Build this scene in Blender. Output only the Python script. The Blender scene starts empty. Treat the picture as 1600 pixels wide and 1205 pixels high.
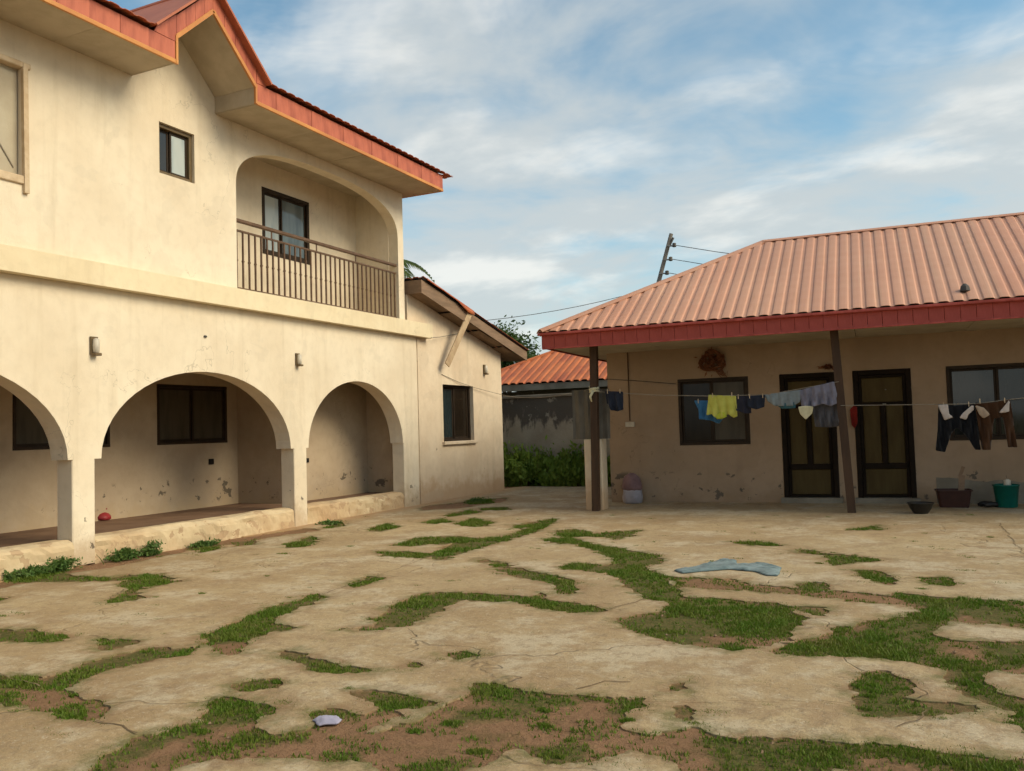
import bpy, math, random
import numpy as np
from mathutils import Vector, Matrix, geometry
random.seed(7); rng = np.random.default_rng(7)
R = math.radians
scn = bpy.context.scene
col = scn.collection

# ------------------------------------------------------------------ camera
F_PX, PITCH, ROLL, YAW, YB = 1350.0, 0.0497098, 0.0299312, 0.4414917, 0.0504095
CAM = np.array([0.0, 0.0, 1.5])
fw = np.array([-math.sin(YAW)*math.cos(PITCH), math.cos(YAW)*math.cos(PITCH), math.sin(PITCH)])
rt = np.array([math.cos(YAW), math.sin(YAW), 0.0]); up = np.cross(rt, fw)
rr = rt*math.cos(ROLL) - up*math.sin(ROLL); ur = up*math.cos(ROLL) + rt*math.sin(ROLL)
cd = bpy.data.cameras.new('camera'); cam = bpy.data.objects.new('camera', cd); col.objects.link(cam)
cd.sensor_width = 36.0; cd.lens = F_PX/1600*36.0; cd.clip_start = 0.05; cd.clip_end = 2000
cam.matrix_world = Matrix(((rr[0], ur[0], -fw[0], CAM[0]), (rr[1], ur[1], -fw[1], CAM[1]),
                           (rr[2], ur[2], -fw[2], CAM[2]), (0, 0, 0, 1)))
scn.camera = cam

# ------------------------------------------------------------------ sun, sky, exposure
SUN_EL, SUN_AZ = R(36), R(7)          # azimuth measured from +X towards +Y
sun_dir = Vector((math.cos(SUN_EL)*math.cos(SUN_AZ), math.cos(SUN_EL)*math.sin(SUN_AZ), math.sin(SUN_EL)))
sl = bpy.data.lights.new('sun', 'SUN'); sl.energy = 3.0; sl.angle = R(34.0); sl.color = (1.0, 0.84, 0.59)
so = bpy.data.objects.new('sun', sl); col.objects.link(so)
so.rotation_euler = sun_dir.to_track_quat('Z', 'Y').to_euler()
so.location = (20, 5, 20)
scn.view_settings.view_transform = 'Standard'; scn.view_settings.look = 'None'
scn.view_settings.exposure = 0.15; scn.view_settings.gamma = 1.0
scn.view_settings.use_curve_mapping = False

world = bpy.data.worlds.new('World'); scn.world = world; world.use_nodes = True
world.cycles.sampling_method = 'MANUAL'; world.cycles.sample_map_resolution = 512
SKY_K = 0.14
scn.cycles.use_adaptive_sampling = True; scn.cycles.adaptive_threshold = .03
scn.cycles.max_bounces = 5; scn.cycles.diffuse_bounces = 3; scn.cycles.glossy_bounces = 3; scn.cycles.transmission_bounces = 3


class NT:
    """small node-tree writer"""
    def __init__(s, tree):
        s.t = tree; s.n = tree.nodes; s.l = tree.links
    def new(s, typ, **kw):
        n = s.n.new(typ)
        for k, v in kw.items(): setattr(n, k, v)
        return n
    def put(s, sock, v):
        if v is None: return
        if isinstance(v, bpy.types.NodeSocket): s.l.new(v, sock)
        else:
            if sock.type == 'RGBA' and not hasattr(v, '__len__'): v = (v, v, v, 1)
            if sock.type == 'RGBA' and len(v) == 3: v = (*v, 1)
            sock.default_value = v
    def coord(s, kind='Object'):
        return s.new('ShaderNodeTexCoord').outputs[kind]
    def mapping(s, vec, scale=(1, 1, 1), loc=(0, 0, 0), rot=(0, 0, 0)):
        m = s.new('ShaderNodeMapping'); s.put(m.inputs['Vector'], vec)
        m.inputs['Scale'].default_value = scale; m.inputs['Location'].default_value = loc
        m.inputs['Rotation'].default_value = rot
        return m.outputs[0]
    def noise(s, vec, scale, detail=4, rough=.55, dist=0.0):
        n = s.new('ShaderNodeTexNoise'); s.put(n.inputs['Vector'], vec)
        n.inputs['Scale'].default_value = scale; n.inputs['Detail'].default_value = detail
        n.inputs['Roughness'].default_value = rough; n.inputs['Distortion'].default_value = dist
        return n.outputs['Fac']
    def ramp(s, fac, a, b, ca=0.0, cb=1.0):
        r = s.new('ShaderNodeMapRange'); r.interpolation_type = 'SMOOTHSTEP'
        s.put(r.inputs['Value'], fac)
        r.inputs['From Min'].default_value = a; r.inputs['From Max'].default_value = b
        r.inputs['To Min'].default_value = ca; r.inputs['To Max'].default_value = cb
        return r.outputs[0]
    def math(s, op, a, b=0.0, c=0.0):
        m = s.new('ShaderNodeMath', operation=op)
        s.put(m.inputs[0], a); s.put(m.inputs[1], b); s.put(m.inputs[2], c)
        return m.outputs[0]
    def mix(s, fac, a, b, mode='MIX'):
        m = s.new('ShaderNodeMix', data_type='RGBA', blend_type=mode)
        s.put(m.inputs[0], fac); s.put(m.inputs[6], a); s.put(m.inputs[7], b)
        return m.outputs[2]
    def attr(s, name):
        return s.new('ShaderNodeAttribute', attribute_name=name).outputs['Fac']
    def bump(s, h, strength=.3, dist=.02):
        b = s.new('ShaderNodeBump'); s.put(b.inputs['Height'], h)
        b.inputs['Strength'].default_value = strength; b.inputs['Distance'].default_value = dist
        return b.outputs[0]


def build_world():
    t = NT(world.node_tree); bg = world.node_tree.nodes['Background']
    sky = t.new('ShaderNodeTexSky', sky_type='NISHITA'); sky.sun_disc = False
    sky.sun_elevation = SUN_EL; sky.sun_rotation = R(90) - SUN_AZ
    sky.altitude = 300; sky.air_density = 1.0; sky.dust_density = 1.3; sky.ozone_density = 1.4
    d = t.coord('Generated')
    sp = t.new('ShaderNodeSeparateXYZ'); t.put(sp.inputs[0], d)
    z = t.math('MAXIMUM', sp.outputs[2], 0.0)
    den = t.math('ADD', z, 0.22)
    cb = t.new('ShaderNodeCombineXYZ')
    t.put(cb.inputs[0], t.math('DIVIDE', sp.outputs[0], den)); t.put(cb.inputs[1], t.math('DIVIDE', sp.outputs[1], den))
    p = cb.outputs[0]
    big = t.noise(t.mapping(p, (1.0, 1.0, 1), (4.3, 1.6, 0), (0, 0, R(24))), .95, 6, .55, .35)
    fine = t.noise(t.mapping(p, (1.4, 1.9, 1), (1.4, 7.7, 0), (0, 0, R(-18))), 1.9, 5, .60, .4)
    c = t.math('ADD', t.math('MULTIPLY', big, .74), t.math('MULTIPLY', fine, .28))
    # towards the horizon the layers close up, as cloud sheets do
    c = t.math('ADD', c, t.ramp(z, 0.10, 0.42, 0.18, -.015))
    cover = t.ramp(c, .42, .63)
    puff = t.ramp(t.noise(t.mapping(p, (1.25, 1.7, 1), (5.3, 2.1, 0), (0, 0, R(-10))), 1.6, 7, .52, .15), .49, .66)
    ccol = t.mix(puff, (.57, .605, .605), (.86, .845, .79))
    ccol = t.mix(1.0, ccol, (1/SKY_K*1.0,)*3, 'MULTIPLY')
    skyc = t.mix(1.0, sky.outputs[0], (1.0, 1.22, 1.08), 'MULTIPLY')
    out = t.mix(t.math('MULTIPLY', cover, .86), skyc, ccol)
    t.put(bg.inputs['Color'], out); bg.inputs['Strength'].default_value = SKY_K
build_world()


# ------------------------------------------------------------------ pixel -> place
def ray(x, y):
    a, b = (x-800)/F_PX, (y-602.5)/F_PX
    return rr*a - ur*b + fw
def on_ground(x, y, z=0.0):
    d = ray(x, y); return CAM + d*((z-CAM[2])/d[2])
def on_x(x, y, X):
    d = ray(x, y); return CAM + d*(X/d[0])
def on_y(x, y, Y):
    d = ray(x, y); return CAM + d*(Y/d[1])
EU = np.array([math.cos(YB), math.sin(YB), 0.0]); EV = np.array([-math.sin(YB), math.cos(YB), 0.0])
def on_v(x, y, v):
    d = ray(x, y); a = CAM + d*(v/(d@EV)); return np.array([a@EU, a@EV, a[2]])
def ground_uv(x, y, z=0.0):
    a = on_ground(x, y, z); return np.array([a@EU, a@EV, z])
FRAME_R = Matrix.Rotation(YB, 4, 'Z')           # frame of the bungalow on the right
FRAME_0 = Matrix.Identity(4)


# ------------------------------------------------------------------ mesh writer
class MB:
    def __init__(s): s.v = []; s.f = []
    def add(s, vs, fs):
        o = len(s.v); s.v += [tuple(map(float, p)) for p in vs]; s.f += [tuple(i+o for i in f) for f in fs]; return s
    def box(s, x0, y0, z0, x1, y1, z1):
        return s.add([(x0,y0,z0),(x1,y0,z0),(x1,y1,z0),(x0,y1,z0),(x0,y0,z1),(x1,y0,z1),(x1,y1,z1),(x0,y1,z1)],
                     [(0,3,2,1),(4,5,6,7),(0,1,5,4),(1,2,6,5),(2,3,7,6),(3,0,4,7)])
    def bbox(s, x0, y0, z0, x1, y1, z1, b=.006):
        """box with chamfered long edges"""
        dx, dy, dz = x1-x0, y1-y0, z1-z0
        k = int(np.argmax([dx, dy, dz]))
        lo = [x0, y0, z0]; hi = [x1, y1, z1]; i, j = [a for a in range(3) if a != k]
        ring = [(lo[i]+b, lo[j]), (hi[i]-b, lo[j]), (hi[i], lo[j]+b), (hi[i], hi[j]-b), (hi[i]-b, hi[j]), (lo[i]+b, hi[j]), (lo[i], hi[j]-b), (lo[i], lo[j]+b)]
        vs = []
        for e in (lo[k], hi[k]):
            for a, c in ring:
                p = [0, 0, 0]; p[i] = a; p[j] = c; p[k] = e; vs.append(p)
        fs = [tuple(range(7, -1, -1)), tuple(range(8, 16))] + [(q, (q+1) % 8, 8+(q+1) % 8, 8+q) for q in range(8)]
        if k == 1: fs = [f[::-1] for f in fs]
        return s.add(vs, fs)
    def beam(s, a, b, w, h, upv=(0, 0, 1)):
        a = Vector(a); b = Vector(b); d = (b-a).normalized(); u = Vector(upv)
        sx = d.cross(u).normalized(); u2 = sx.cross(d).normalized()
        vs = []
        for p in (a, b):
            for i, j in ((-1,-1),(1,-1),(1,1),(-1,1)): vs.append(p + sx*(i*w/2) + u2*(j*h/2))
        return s.add(vs, [(0,1,2,3),(7,6,5,4),(0,4,5,1),(1,5,6,2),(2,6,7,3),(3,7,4,0)])
    def tube(s, pts, r, n=6, cap=True):
        pts = [Vector(p) for p in pts]; rs = r if hasattr(r, '__len__') else [r]*len(pts)
        vs = []; pn = None
        for i, p in enumerate(pts):
            d = (pts[min(i+1, len(pts)-1)] - pts[max(i-1, 0)]).normalized()
            if pn is None:
                pn = d.orthogonal().normalized()
            else:
                pn = (pn - d*pn.dot(d)).normalized()
            q = d.cross(pn)
            for k in range(n):
                a = 2*math.pi*k/n; vs.append(p + (pn*math.cos(a) + q*math.sin(a))*rs[i])
        fs = []
        for i in range(len(pts)-1):
            for k in range(n): fs.append((i*n+k, i*n+(k+1) % n, (i+1)*n+(k+1) % n, (i+1)*n+k))
        if cap: fs += [tuple(range(n-1, -1, -1)), tuple(range((len(pts)-1)*n, len(pts)*n))]
        return s.add(vs, fs)
    def lathe(s, prof, c, n=20):
        vs = []; fs = []
        for r, z in prof:
            for k in range(n):
                a = 2*math.pi*k/n; vs.append((c[0]+r*math.cos(a), c[1]+r*math.sin(a), c[2]+z))
        for i in range(len(prof)-1):
            for k in range(n): fs.append((i*n+k, i*n+(k+1) % n, (i+1)*n+(k+1) % n, (i+1)*n+k))
        fs.append(tuple(range(n-1, -1, -1)))
        return s.add(vs, fs)
    def plate(s, outer, holes, axis, d0, d1):
        """flat plate with holes; 2D points are the two remaining axes in order, thickness d0..d1 along axis"""
        loops = [list(outer)] + [list(h) for h in holes]
        tri = geometry.tessellate_polygon([[Vector((a, b, 0)) for a, b in l] for l in loops])
        flat = [p for l in loops for p in l]
        def P(p, d):
            q = list(p); q.insert(axis, d); return q
        n = len(flat)
        vs = [P(p, d0) for p in flat] + [P(p, d1) for p in flat]
        fs = [tuple(t) for t in tri] + [tuple(i+n for i in t)[::-1] for t in tri]
        o = 0
        for l in loops:
            m = len(l)
            for i in range(m): fs.append((o+i, o+(i+1) % m, n+o+(i+1) % m, n+o+i))
            o += m
        return s.add(vs, fs)
    def build(s, name, mat, parent=None, smooth=False, fix=True):
        o = s.link(name, mat, parent, smooth, fix); return o
    def link(s, name, mat, parent, smooth, fix):
        org = ORG.get(parent.name, (0, 0, 0)) if parent else (0, 0, 0)
        me = bpy.data.meshes.new(name)
        v = np.array(s.v, float) - np.array(org)
        me.from_pydata(v.tolist(), [], s.f); me.update()
        if fix:
            import bmesh
            bm = bmesh.new(); bm.from_mesh(me); bmesh.ops.recalc_face_normals(bm, faces=bm.faces); bm.to_mesh(me); bm.free()
        if smooth: me.polygons.foreach_set('use_smooth', [True]*len(me.polygons))
        me.materials.append(mat)
        o = bpy.data.objects.new(name, me); col.objects.link(o)
        if parent:
            o.parent = parent; ORG[o.name] = org
        return o
ORG = {}


def tag(o, label, cat=None, group=None, kind=None):
    if label: o['label'] = label
    if cat: o['category'] = cat
    if group: o['group'] = group
    if kind: o['kind'] = kind
    return o
def thing(name, label, cat, origin, frame=FRAME_0, group=None):
    o = bpy.data.objects.new(name, None); col.objects.link(o); o.empty_display_size = .2
    o.matrix_world = frame @ Matrix.Translation(Vector(origin)); ORG[o.name] = tuple(origin)
    return tag(o, label, cat, group)
def single(mb, name, mat, label, cat, origin, frame=FRAME_0, group=None, smooth=False, kind=None):
    """a thing that is one mesh, its origin at its base"""
    mb.v = [tuple(np.array(p)-np.array(origin)) for p in mb.v]
    o = mb.build(name, mat, None, smooth); o.matrix_world = frame @ Matrix.Translation(Vector(origin))
    return tag(o, label, cat, group, kind)
def copy_to(o, parent, off):
    c = o.copy(); col.objects.link(c); c.parent = parent; c.location = Vector(o.location) + Vector(off)
    ORG[c.name] = ORG.get(parent.name, (0, 0, 0))
    for k in ('label', 'category', 'group'):
        if k in c.keys(): del c[k]
    return c


# ------------------------------------------------------------------ numpy noise, polygons
def vnoise(x, y, seed=0):
    xi = np.floor(x).astype(np.int64); yi = np.floor(y).astype(np.int64); fx = x-xi; fy = y-yi
    fx = fx*fx*(3-2*fx); fy = fy*fy*(3-2*fy)
    def h(a, b):
        n = (a*374761393 + b*668265263 + seed*974711) & 0x7fffffff
        n = ((n ^ (n >> 13))*1274126177) & 0x7fffffff
        return ((n ^ (n >> 16)) & 0xffff)/65535.0
    return (h(xi, yi)*(1-fx)+h(xi+1, yi)*fx)*(1-fy) + (h(xi, yi+1)*(1-fx)+h(xi+1, yi+1)*fx)*fy
def fbm(x, y, sc, oct=4, seed=0, g=.55):
    v = 0; a = 1.0; t = 0
    for k in range(oct):
        v = v + a*(vnoise(x*sc, y*sc, seed+k)-.5); t += a; a *= g; sc *= 2.05
    return v/t*2
def sdpoly(P, poly):
    poly = np.asarray(poly, float); a = poly; b = np.roll(poly, -1, 0)
    d = np.full(len(P), 1e9); ins = np.zeros(len(P), bool)
    for (ax, ay), (bx, by) in zip(a, b):
        ex, ey = bx-ax, by-ay; wx, wy = P[:, 0]-ax, P[:, 1]-ay
        t = np.clip((wx*ex+wy*ey)/(ex*ex+ey*ey+1e-12), 0, 1)
        d = np.minimum(d, np.hypot(wx-ex*t, wy-ey*t))
        c = ((ay <= P[:, 1]) & (by > P[:, 1])) | ((by <= P[:, 1]) & (ay > P[:, 1]))
        xs = ax + (P[:, 1]-ay)/((by-ay) if abs(by-ay) > 1e-12 else 1e-12)*ex
        ins ^= c & (P[:, 0] < xs)
    return np.where(ins, -d, d)
def snap_grid(G, sd, lim=.75):
    """G (m,n,2) grid, sd (m,n) signed distance (<0 inside): kept cells and vertices pulled onto the outline"""
    m, n = sd.shape
    c = (sd[:-1, :-1]+sd[1:, :-1]+sd[:-1, 1:]+sd[1:, 1:])/4 < 0
    used = np.zeros((m, n), int); out = np.zeros((m, n), int)
    for di in (0, 1):
        for dj in (0, 1):
            used[di:m-1+di, dj:n-1+dj] += c; out[di:m-1+di, dj:n-1+dj] += ~c
    bd = (used > 0) & (out > 0)
    di = np.gradient(G, axis=0); dj = np.gradient(G, axis=1)
    si = np.gradient(sd, axis=0); sj = np.gradient(sd, axis=1)
    li = np.linalg.norm(di, axis=2); lj = np.linalg.norm(dj, axis=2)
    gi, gj = si/li, sj/lj
    g = di/li[..., None]*gi[..., None] + dj/lj[..., None]*gj[..., None]
    gn = np.linalg.norm(g, axis=2); gn[gn < .2] = .2
    step = -sd/gn; mx = lim*np.minimum(li, lj); step = np.clip(step, -mx, mx)
    G2 = G.copy(); G2[bd] += (g/gn[..., None]*step[..., None])[bd]
    return G2, c, bd


# ------------------------------------------------------------------ materials
def new_mat(name):
    m = bpy.data.materials.new(name); m.use_nodes = True
    return m, NT(m.node_tree), m.node_tree.nodes['Principled BSDF']
def mat_plain(name, c1, c2=None, scale=6.0, rough=.6, bump=.15, bscale=40.0, metal=0.0, spec=.3, stretch=(1, 1, 1), lo=.35, hi=.65, bd=.01):
    m, t, b = new_mat(name); v = t.mapping(t.coord(), stretch)
    c2 = c2 or tuple(x*.75 for x in c1)
    f = t.ramp(t.noise(v, scale, 6, .6), lo, hi)
    t.put(b.inputs['Base Color'], t.mix(f, c1, c2))
    b.inputs['Roughness'].default_value = rough; b.inputs['Metallic'].default_value = metal
    b.inputs['Specular IOR Level'].default_value = spec
    if bump: t.put(b.inputs['Normal'], t.bump(t.noise(v, bscale, 5, .6), bump, bd))
    return m
def mat_plaster(name, c1, c2, chip=(.10, .08, .06), chip_hi=.75, chip_lo=.15, chip_thr=.63, streak=(.42, .33, .21), streak_amt=.32, dirt=(.40, .27, .15), dirt_z=.45):
    m, t, b = new_mat(name); o = t.coord()
    sp = t.new('ShaderNodeSeparateXYZ'); t.put(sp.inputs[0], o); z = sp.outputs[2]
    base = t.mix(t.ramp(t.noise(o, .9, 5, .6), .3, .7), c1, c2)
    base = t.mix(t.ramp(t.noise(o, 7, 5, .6), .42, .75, 0, .25), base, tuple(x*.8 for x in c2))
    s = t.noise(t.mapping(o, (2.2, 2.2, .16)), 2.0, 6, .62, .2)
    base = t.mix(t.ramp(s, .5, .8, 0, streak_amt), base, streak)
    # splash dirt rising from the ground, ragged edge
    zz = t.math('ADD', z, t.math('MULTIPLY', t.math('SUBTRACT', t.noise(o, 2.4, 4, .65), .5), 1.1))
    base = t.mix(t.ramp(zz, dirt_z, dirt_z-.4, 0, .65), base, dirt)
    # flaked patches where the plaster has come off
    ch = t.ramp(t.noise(o, 4.6, 5, .62, .25), chip_thr, chip_thr+.03)
    ch = t.math('MULTIPLY', ch, t.math('MULTIPLY', t.ramp(z, chip_lo-.1, chip_lo), t.ramp(z, chip_hi, chip_hi-.12)))
    base = t.mix(t.math('MULTIPLY', ch, .85), base, chip)
    # hairline cracks and hand-patched areas
    cr = t.ramp(t.math('ABSOLUTE', t.math('SUBTRACT', t.noise(t.mapping(o, (1, 1, 1), (7, 3, 1)), .8, 5, .6, .3), .5)), .0035, .0008)
    cr = t.math('MULTIPLY', cr, t.ramp(t.noise(t.mapping(o, (1, 1, 1), (2, 9, 4)), .55, 3, .5), .52, .60))
    base = t.mix(t.math('MULTIPLY', cr, .35), base, tuple(x*.4 for x in c2))
    pt_ = t.ramp(t.noise(t.mapping(o, (1, 1, 1), (11, 5, 2)), 1.3, 4, .5, .6), .60, .63, 0, .22)
    base = t.mix(pt_, base, tuple(x*.72 for x in c1))
    t.put(b.inputs['Base Color'], base); b.inputs['Roughness'].default_value = .88
    b.inputs['Specular IOR Level'].default_value = .18
    h = t.math('ADD', t.math('MULTIPLY', t.noise(o, 55, 4, .6), .5), t.math('MULTIPLY', t.noise(t.mapping(o, (1, 1.0, .6)), 3.2, 5, .6, .5), 2.6))
    h = t.math('SUBTRACT', h, t.math('ADD', t.math('MULTIPLY', cr, .5), t.math('MULTIPLY', pt_, -1.0)))
    h = t.math('SUBTRACT', h, t.math('MULTIPLY', ch, .6))
    t.put(b.inputs['Normal'], t.bump(h, .35, .012))
    return m
M = {}
M['plaster'] = mat_plaster('cream_plaster', (.76, .665, .515), (.68, .575, .43))
M['plaster_up'] = mat_plaster('cream_plaster_upper', (.77, .675, .525), (.69, .585, .44), chip_hi=-5, streak_amt=.32, dirt_z=-9)
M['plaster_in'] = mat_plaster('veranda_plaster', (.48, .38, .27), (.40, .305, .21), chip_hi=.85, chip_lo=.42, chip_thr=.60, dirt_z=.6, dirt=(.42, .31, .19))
M['annex'] = mat_plaster('annex_plaster', (.72, .60, .45), (.62, .49, .35), chip_hi=1.2, chip_lo=.3, chip_thr=.68, dirt=(.45, .28, .15), dirt_z=.6)
M['bung'] = mat_plaster('bungalow_plaster', (.39, .28, .19), (.33, .235, .155), chip=(.10, .085, .07), chip_hi=.62, chip_lo=.08, chip_thr=.60, streak=(.25, .18, .12), dirt=(.28, .19, .115), dirt_z=.35)
M['band'] = mat_plaster('slab_plaster', (.77, .66, .46), (.69, .57, .38), chip_hi=-5, streak_amt=.3, dirt_z=-9)
M['plinth'] = mat_plaster('plinth_plaster', (.62, .50, .32), (.48, .33, .19), chip=(.42, .29, .175), chip_hi=.6, chip_lo=.0, chip_thr=.55, dirt=(.42, .27, .15), dirt_z=.2)
M['soffit'] = mat_plain('soffit_board', (.50, .425, .32), (.42, .35, .255), 2.5, .8, .1)
M['roofred'] = mat_plain('terracotta_sheet', (.46, .15, .075), (.40, .12, .06), 2.0, .5, .08, 30, spec=.35)
M['fascia'] = mat_plain('fascia_red', (.52, .15, .085), (.34, .085, .05), 2.4, .55, .1, 30, spec=.3, stretch=(1, 2.2, .5))
M['trim'] = mat_plain('fascia_trim_orange', (.62, .28, .075), (.50, .20, .06), 1.5, .45, .05, 30)
M['roofpink'] = None
M['fasciar'] = mat_plain('fascia_crimson', (.48, .10, .08), (.33, .06, .045), 2.2, .6, .1, 30, spec=.25, stretch=(2.2, 1, .5))
M['rustroof'] = mat_plain('old_orange_sheet', (.52, .155, .05), (.36, .09, .035), 1.3, .5, .08, 30, stretch=(1, .3, 1))
M['oldwood'] = mat_plain('weathered_fascia_board', (.26, .17, .11), (.19, .125, .08), 5, .85, .3, 30, stretch=(1, .3, 2))
M['plank'] = mat_plain('pale_plank', (.50, .37, .23), (.40, .28, .17), 6, .8, .25, 40)
M['ironwood'] = mat_plain('railing_paint', (.10, .055, .03), (.14, .08, .045), 8, .5, .1)
M['frame'] = mat_plain('window_frame_brown', (.028, .018, .011), (.038, .024, .014), 6, .6, .05, spec=.2)
M['frame2'] = mat_plain('window_frame_bronze', (.12, .085, .04), (.15, .10, .05), 6, .45, .05)
M['palewood'] = mat_plain('bare_window_timber', (.60, .47, .32), (.48, .35, .22), 5, .8, .3, 30)
M['board'] = mat_plain('pale_boarding', (.46, .41, .31), (.40, .34, .25), 2, .8, .15)
M['doorframe'] = mat_plain('door_frame_dark', (.012, .008, .005), (.018, .011, .007), 6, .75, .1, spec=.12)
M['door'] = mat_plain('door_panel_olive', (.085, .06, .022), (.065, .043, .015), 3, .7, .12, 30, spec=.15, stretch=(2, 2, .4))
M['post'] = mat_plain('post_timber', (.075, .04, .022), (.05, .028, .016), 5, .75, .3, 30, stretch=(2, 2, .3))
M['veranda_floor'] = mat_plain('veranda_screed', (.20, .12, .075), (.14, .08, .05), 2.2, .7, .2)
M['cement'] = mat_plain('grey_cement', (.26, .23, .18), (.19, .16, .12), 2, .85, .3)
M['metal'] = mat_plain('dull_metal', (.30, .29, .27), (.22, .2, .18), 8, .5, .1, metal=.4)
M['wire'] = mat_plain('wire', (.07, .065, .06), None, 4, .6, 0)
M['rope'] = mat_plain('line_cord', (.30, .25, .19), None, 8, .8, 0)
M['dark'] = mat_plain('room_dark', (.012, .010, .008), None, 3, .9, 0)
M['plastic_white'] = mat_plain('white_plastic', (.62, .56, .46), None, 5, .4, 0)
M['bark'] = mat_plain('bark', (.11, .08, .05), (.07, .05, .03), 6, .9, .5, 20, stretch=(1, 1, .3))
M['pole'] = mat_plain('pole_wood', (.16, .14, .12), (.11, .1, .09), 5, .85, .3, stretch=(1, 1, .2))


def mat_roof_pink():
    m, t, b = new_mat('faded_pink_sheet'); o = t.coord()
    base = t.mix(t.ramp(t.noise(o, .6, 5, .6), .3, .7), (.60, .31, .20), (.54, .26, .165))
    base = t.mix(t.ramp(t.noise(t.mapping(o, (5, .35, .35)), 2, 6, .6), .5, .8, 0, .5), base, (.52, .335, .22))
    base = t.mix(t.ramp(t.noise(o, 14, 6, .6), .62, .8, 0, .35), base, (.34, .16, .09))
    base = t.mix(t.ramp(t.noise(t.mapping(o, (7, .22, .22), (4, 0, 2)), 1.6, 6, .65), .56, .74, 0, .55), base, (.40, .19, .10))
    rnd = t.new('ShaderNodeObjectInfo').outputs['Random']
    base = t.mix(t.ramp(rnd, 0, 1, 0, .28), base, (.50, .31, .215))
    t.put(b.inputs['Base Color'], base); b.inputs['Roughness'].default_value = .55
    b.inputs['Specular IOR Level'].default_value = .3
    t.put(b.inputs['Normal'], t.bump(t.noise(o, 20, 4, .6), .06, .01)); return m
M['roofpink'] = mat_roof_pink()


def mat_glass(name, c, rough=.06, spec=.5, c2=None):
    m, t, b = new_mat(name); o = t.coord()
    t.put(b.inputs['Base Color'], t.mix(t.ramp(t.noise(t.mapping(o, (3, 3, .6)), 2.2, 4, .5), .4, .65), c, c2 or tuple(x*.7 for x in c)))
    b.inputs['Roughness'].default_value = rough; b.inputs['Specular IOR Level'].default_value = spec
    t.put(b.inputs['Normal'], t.bump(t.noise(o, 1.3, 2, .5), .04, .02)); return m
M['glass_dark'] = mat_glass('dark_tinted_glass', (.018, .02, .02), .05, .6)
M['glass_grey'] = mat_glass('dusty_grey_glass', (.075, .062, .042), .3, .22)
M['glass_brown'] = mat_glass('brown_tinted_glass', (.020, .014, .009), .12, .22)
M['glass_deep'] = mat_glass('deep_teal_glass', (.020, .030, .032), .10, .35)
M['glass_pale'] = mat_glass('glass_curtain_and_painted_sky', (.42, .46, .44), .08, .6, (.30, .36, .37))  # pale balcony curtain; in the small window it paints in the sky's reflection
M['glass_blue'] = mat_glass('blue_grey_glass', (.13, .17, .18), .05, .7, (.08, .11, .12))


def mat_concrete():
    m, t, b = new_mat('courtyard_concrete'); o = t.coord()
    base = t.mix(t.ramp(t.noise(o, .5, 6, .68), .36, .64), (.45, .335, .19), (.335, .225, .115))
    base = t.mix(t.ramp(t.noise(t.mapping(o, (1, 1, 1), (9, 4, 0)), 1.0, 7, .76), .47, .60, 0, .75), base, (.53, .44, .31))
    base = t.mix(t.ramp(t.noise(t.mapping(o, (1, 1, 1), (2, 14, 0)), 1.7, 7, .78, .3), .50, .63, 0, .8), base, (.31, .205, .11))
    base = t.mix(t.ramp(t.noise(o, 9, 6, .8), .50, .64, 0, .65), base, (.24, .165, .095))
    base = t.mix(t.ramp(t.noise(o, 48, 5, .75), .55, .68, 0, .6), base, (.19, .135, .08))
    base = t.mix(t.ramp(t.noise(t.mapping(o, (1, 1, 1), (5, 5, 0)), 34, 5, .75), .56, .68, 0, .6), base, (.60, .52, .40))
    wv = t.new('ShaderNodeVectorMath', operation='ADD'); nz = t.new('ShaderNodeTexNoise'); nz.inputs['Scale'].default_value = 1.6; nz.inputs['Detail'].default_value = 3
    t.put(nz.inputs['Vector'], o); t.put(wv.inputs[0], o)
    sc_ = t.new('ShaderNodeVectorMath', operation='SCALE'); t.put(sc_.inputs[0], nz.outputs['Color']); sc_.inputs['Scale'].default_value = .9; t.put(wv.inputs[1], sc_.outputs[0])
    vo = t.new('ShaderNodeTexVoronoi', feature='DISTANCE_TO_EDGE'); vo.inputs['Scale'].default_value = .42; t.put(vo.inputs['Vector'], wv.outputs[0])
    ck = t.math('MULTIPLY', t.ramp(vo.outputs['Distance'], .0065, .001), t.ramp(t.noise(o, .6, 4, .6), .46, .56))
    base = t.mix(t.math('MULTIPLY', ck, .35), base, (.15, .10, .055))
    base = t.mix(.12, base, (.45, .36, .23))
    en = t.math('SUBTRACT', t.noise(o, 7, 5, .75), .5)
    e = t.math('ADD', t.attr('edge'), t.math('MULTIPLY', en, .42))
    base = t.mix(t.ramp(e, .15, -.04, 0, .85), base, t.mix(t.ramp(t.noise(o, 3.1, 5, .6), .42, .58), (.25, .155, .08), (.15, .135, .05)))
    s = t.math('ADD', t.attr('sand'), t.math('MULTIPLY', t.math('SUBTRACT', t.noise(o, 1.2, 6, .7), .5), .8))
    base = t.mix(t.ramp(s, .35, .8, 0, .75), base, (.42, .26, .135))
    t.put(b.inputs['Base Color'], base); b.inputs['Roughness'].default_value = .9
    b.inputs['Specular IOR Level'].default_value = .2
    h = t.math('ADD', t.math('MULTIPLY', t.noise(o, 90, 4, .65), .35), t.noise(o, 11, 6, .65))
    h = t.math('SUBTRACT', h, t.math('MULTIPLY', ck, .8))
    t.put(b.inputs['Normal'], t.bump(h, .65, .025)); return m
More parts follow.
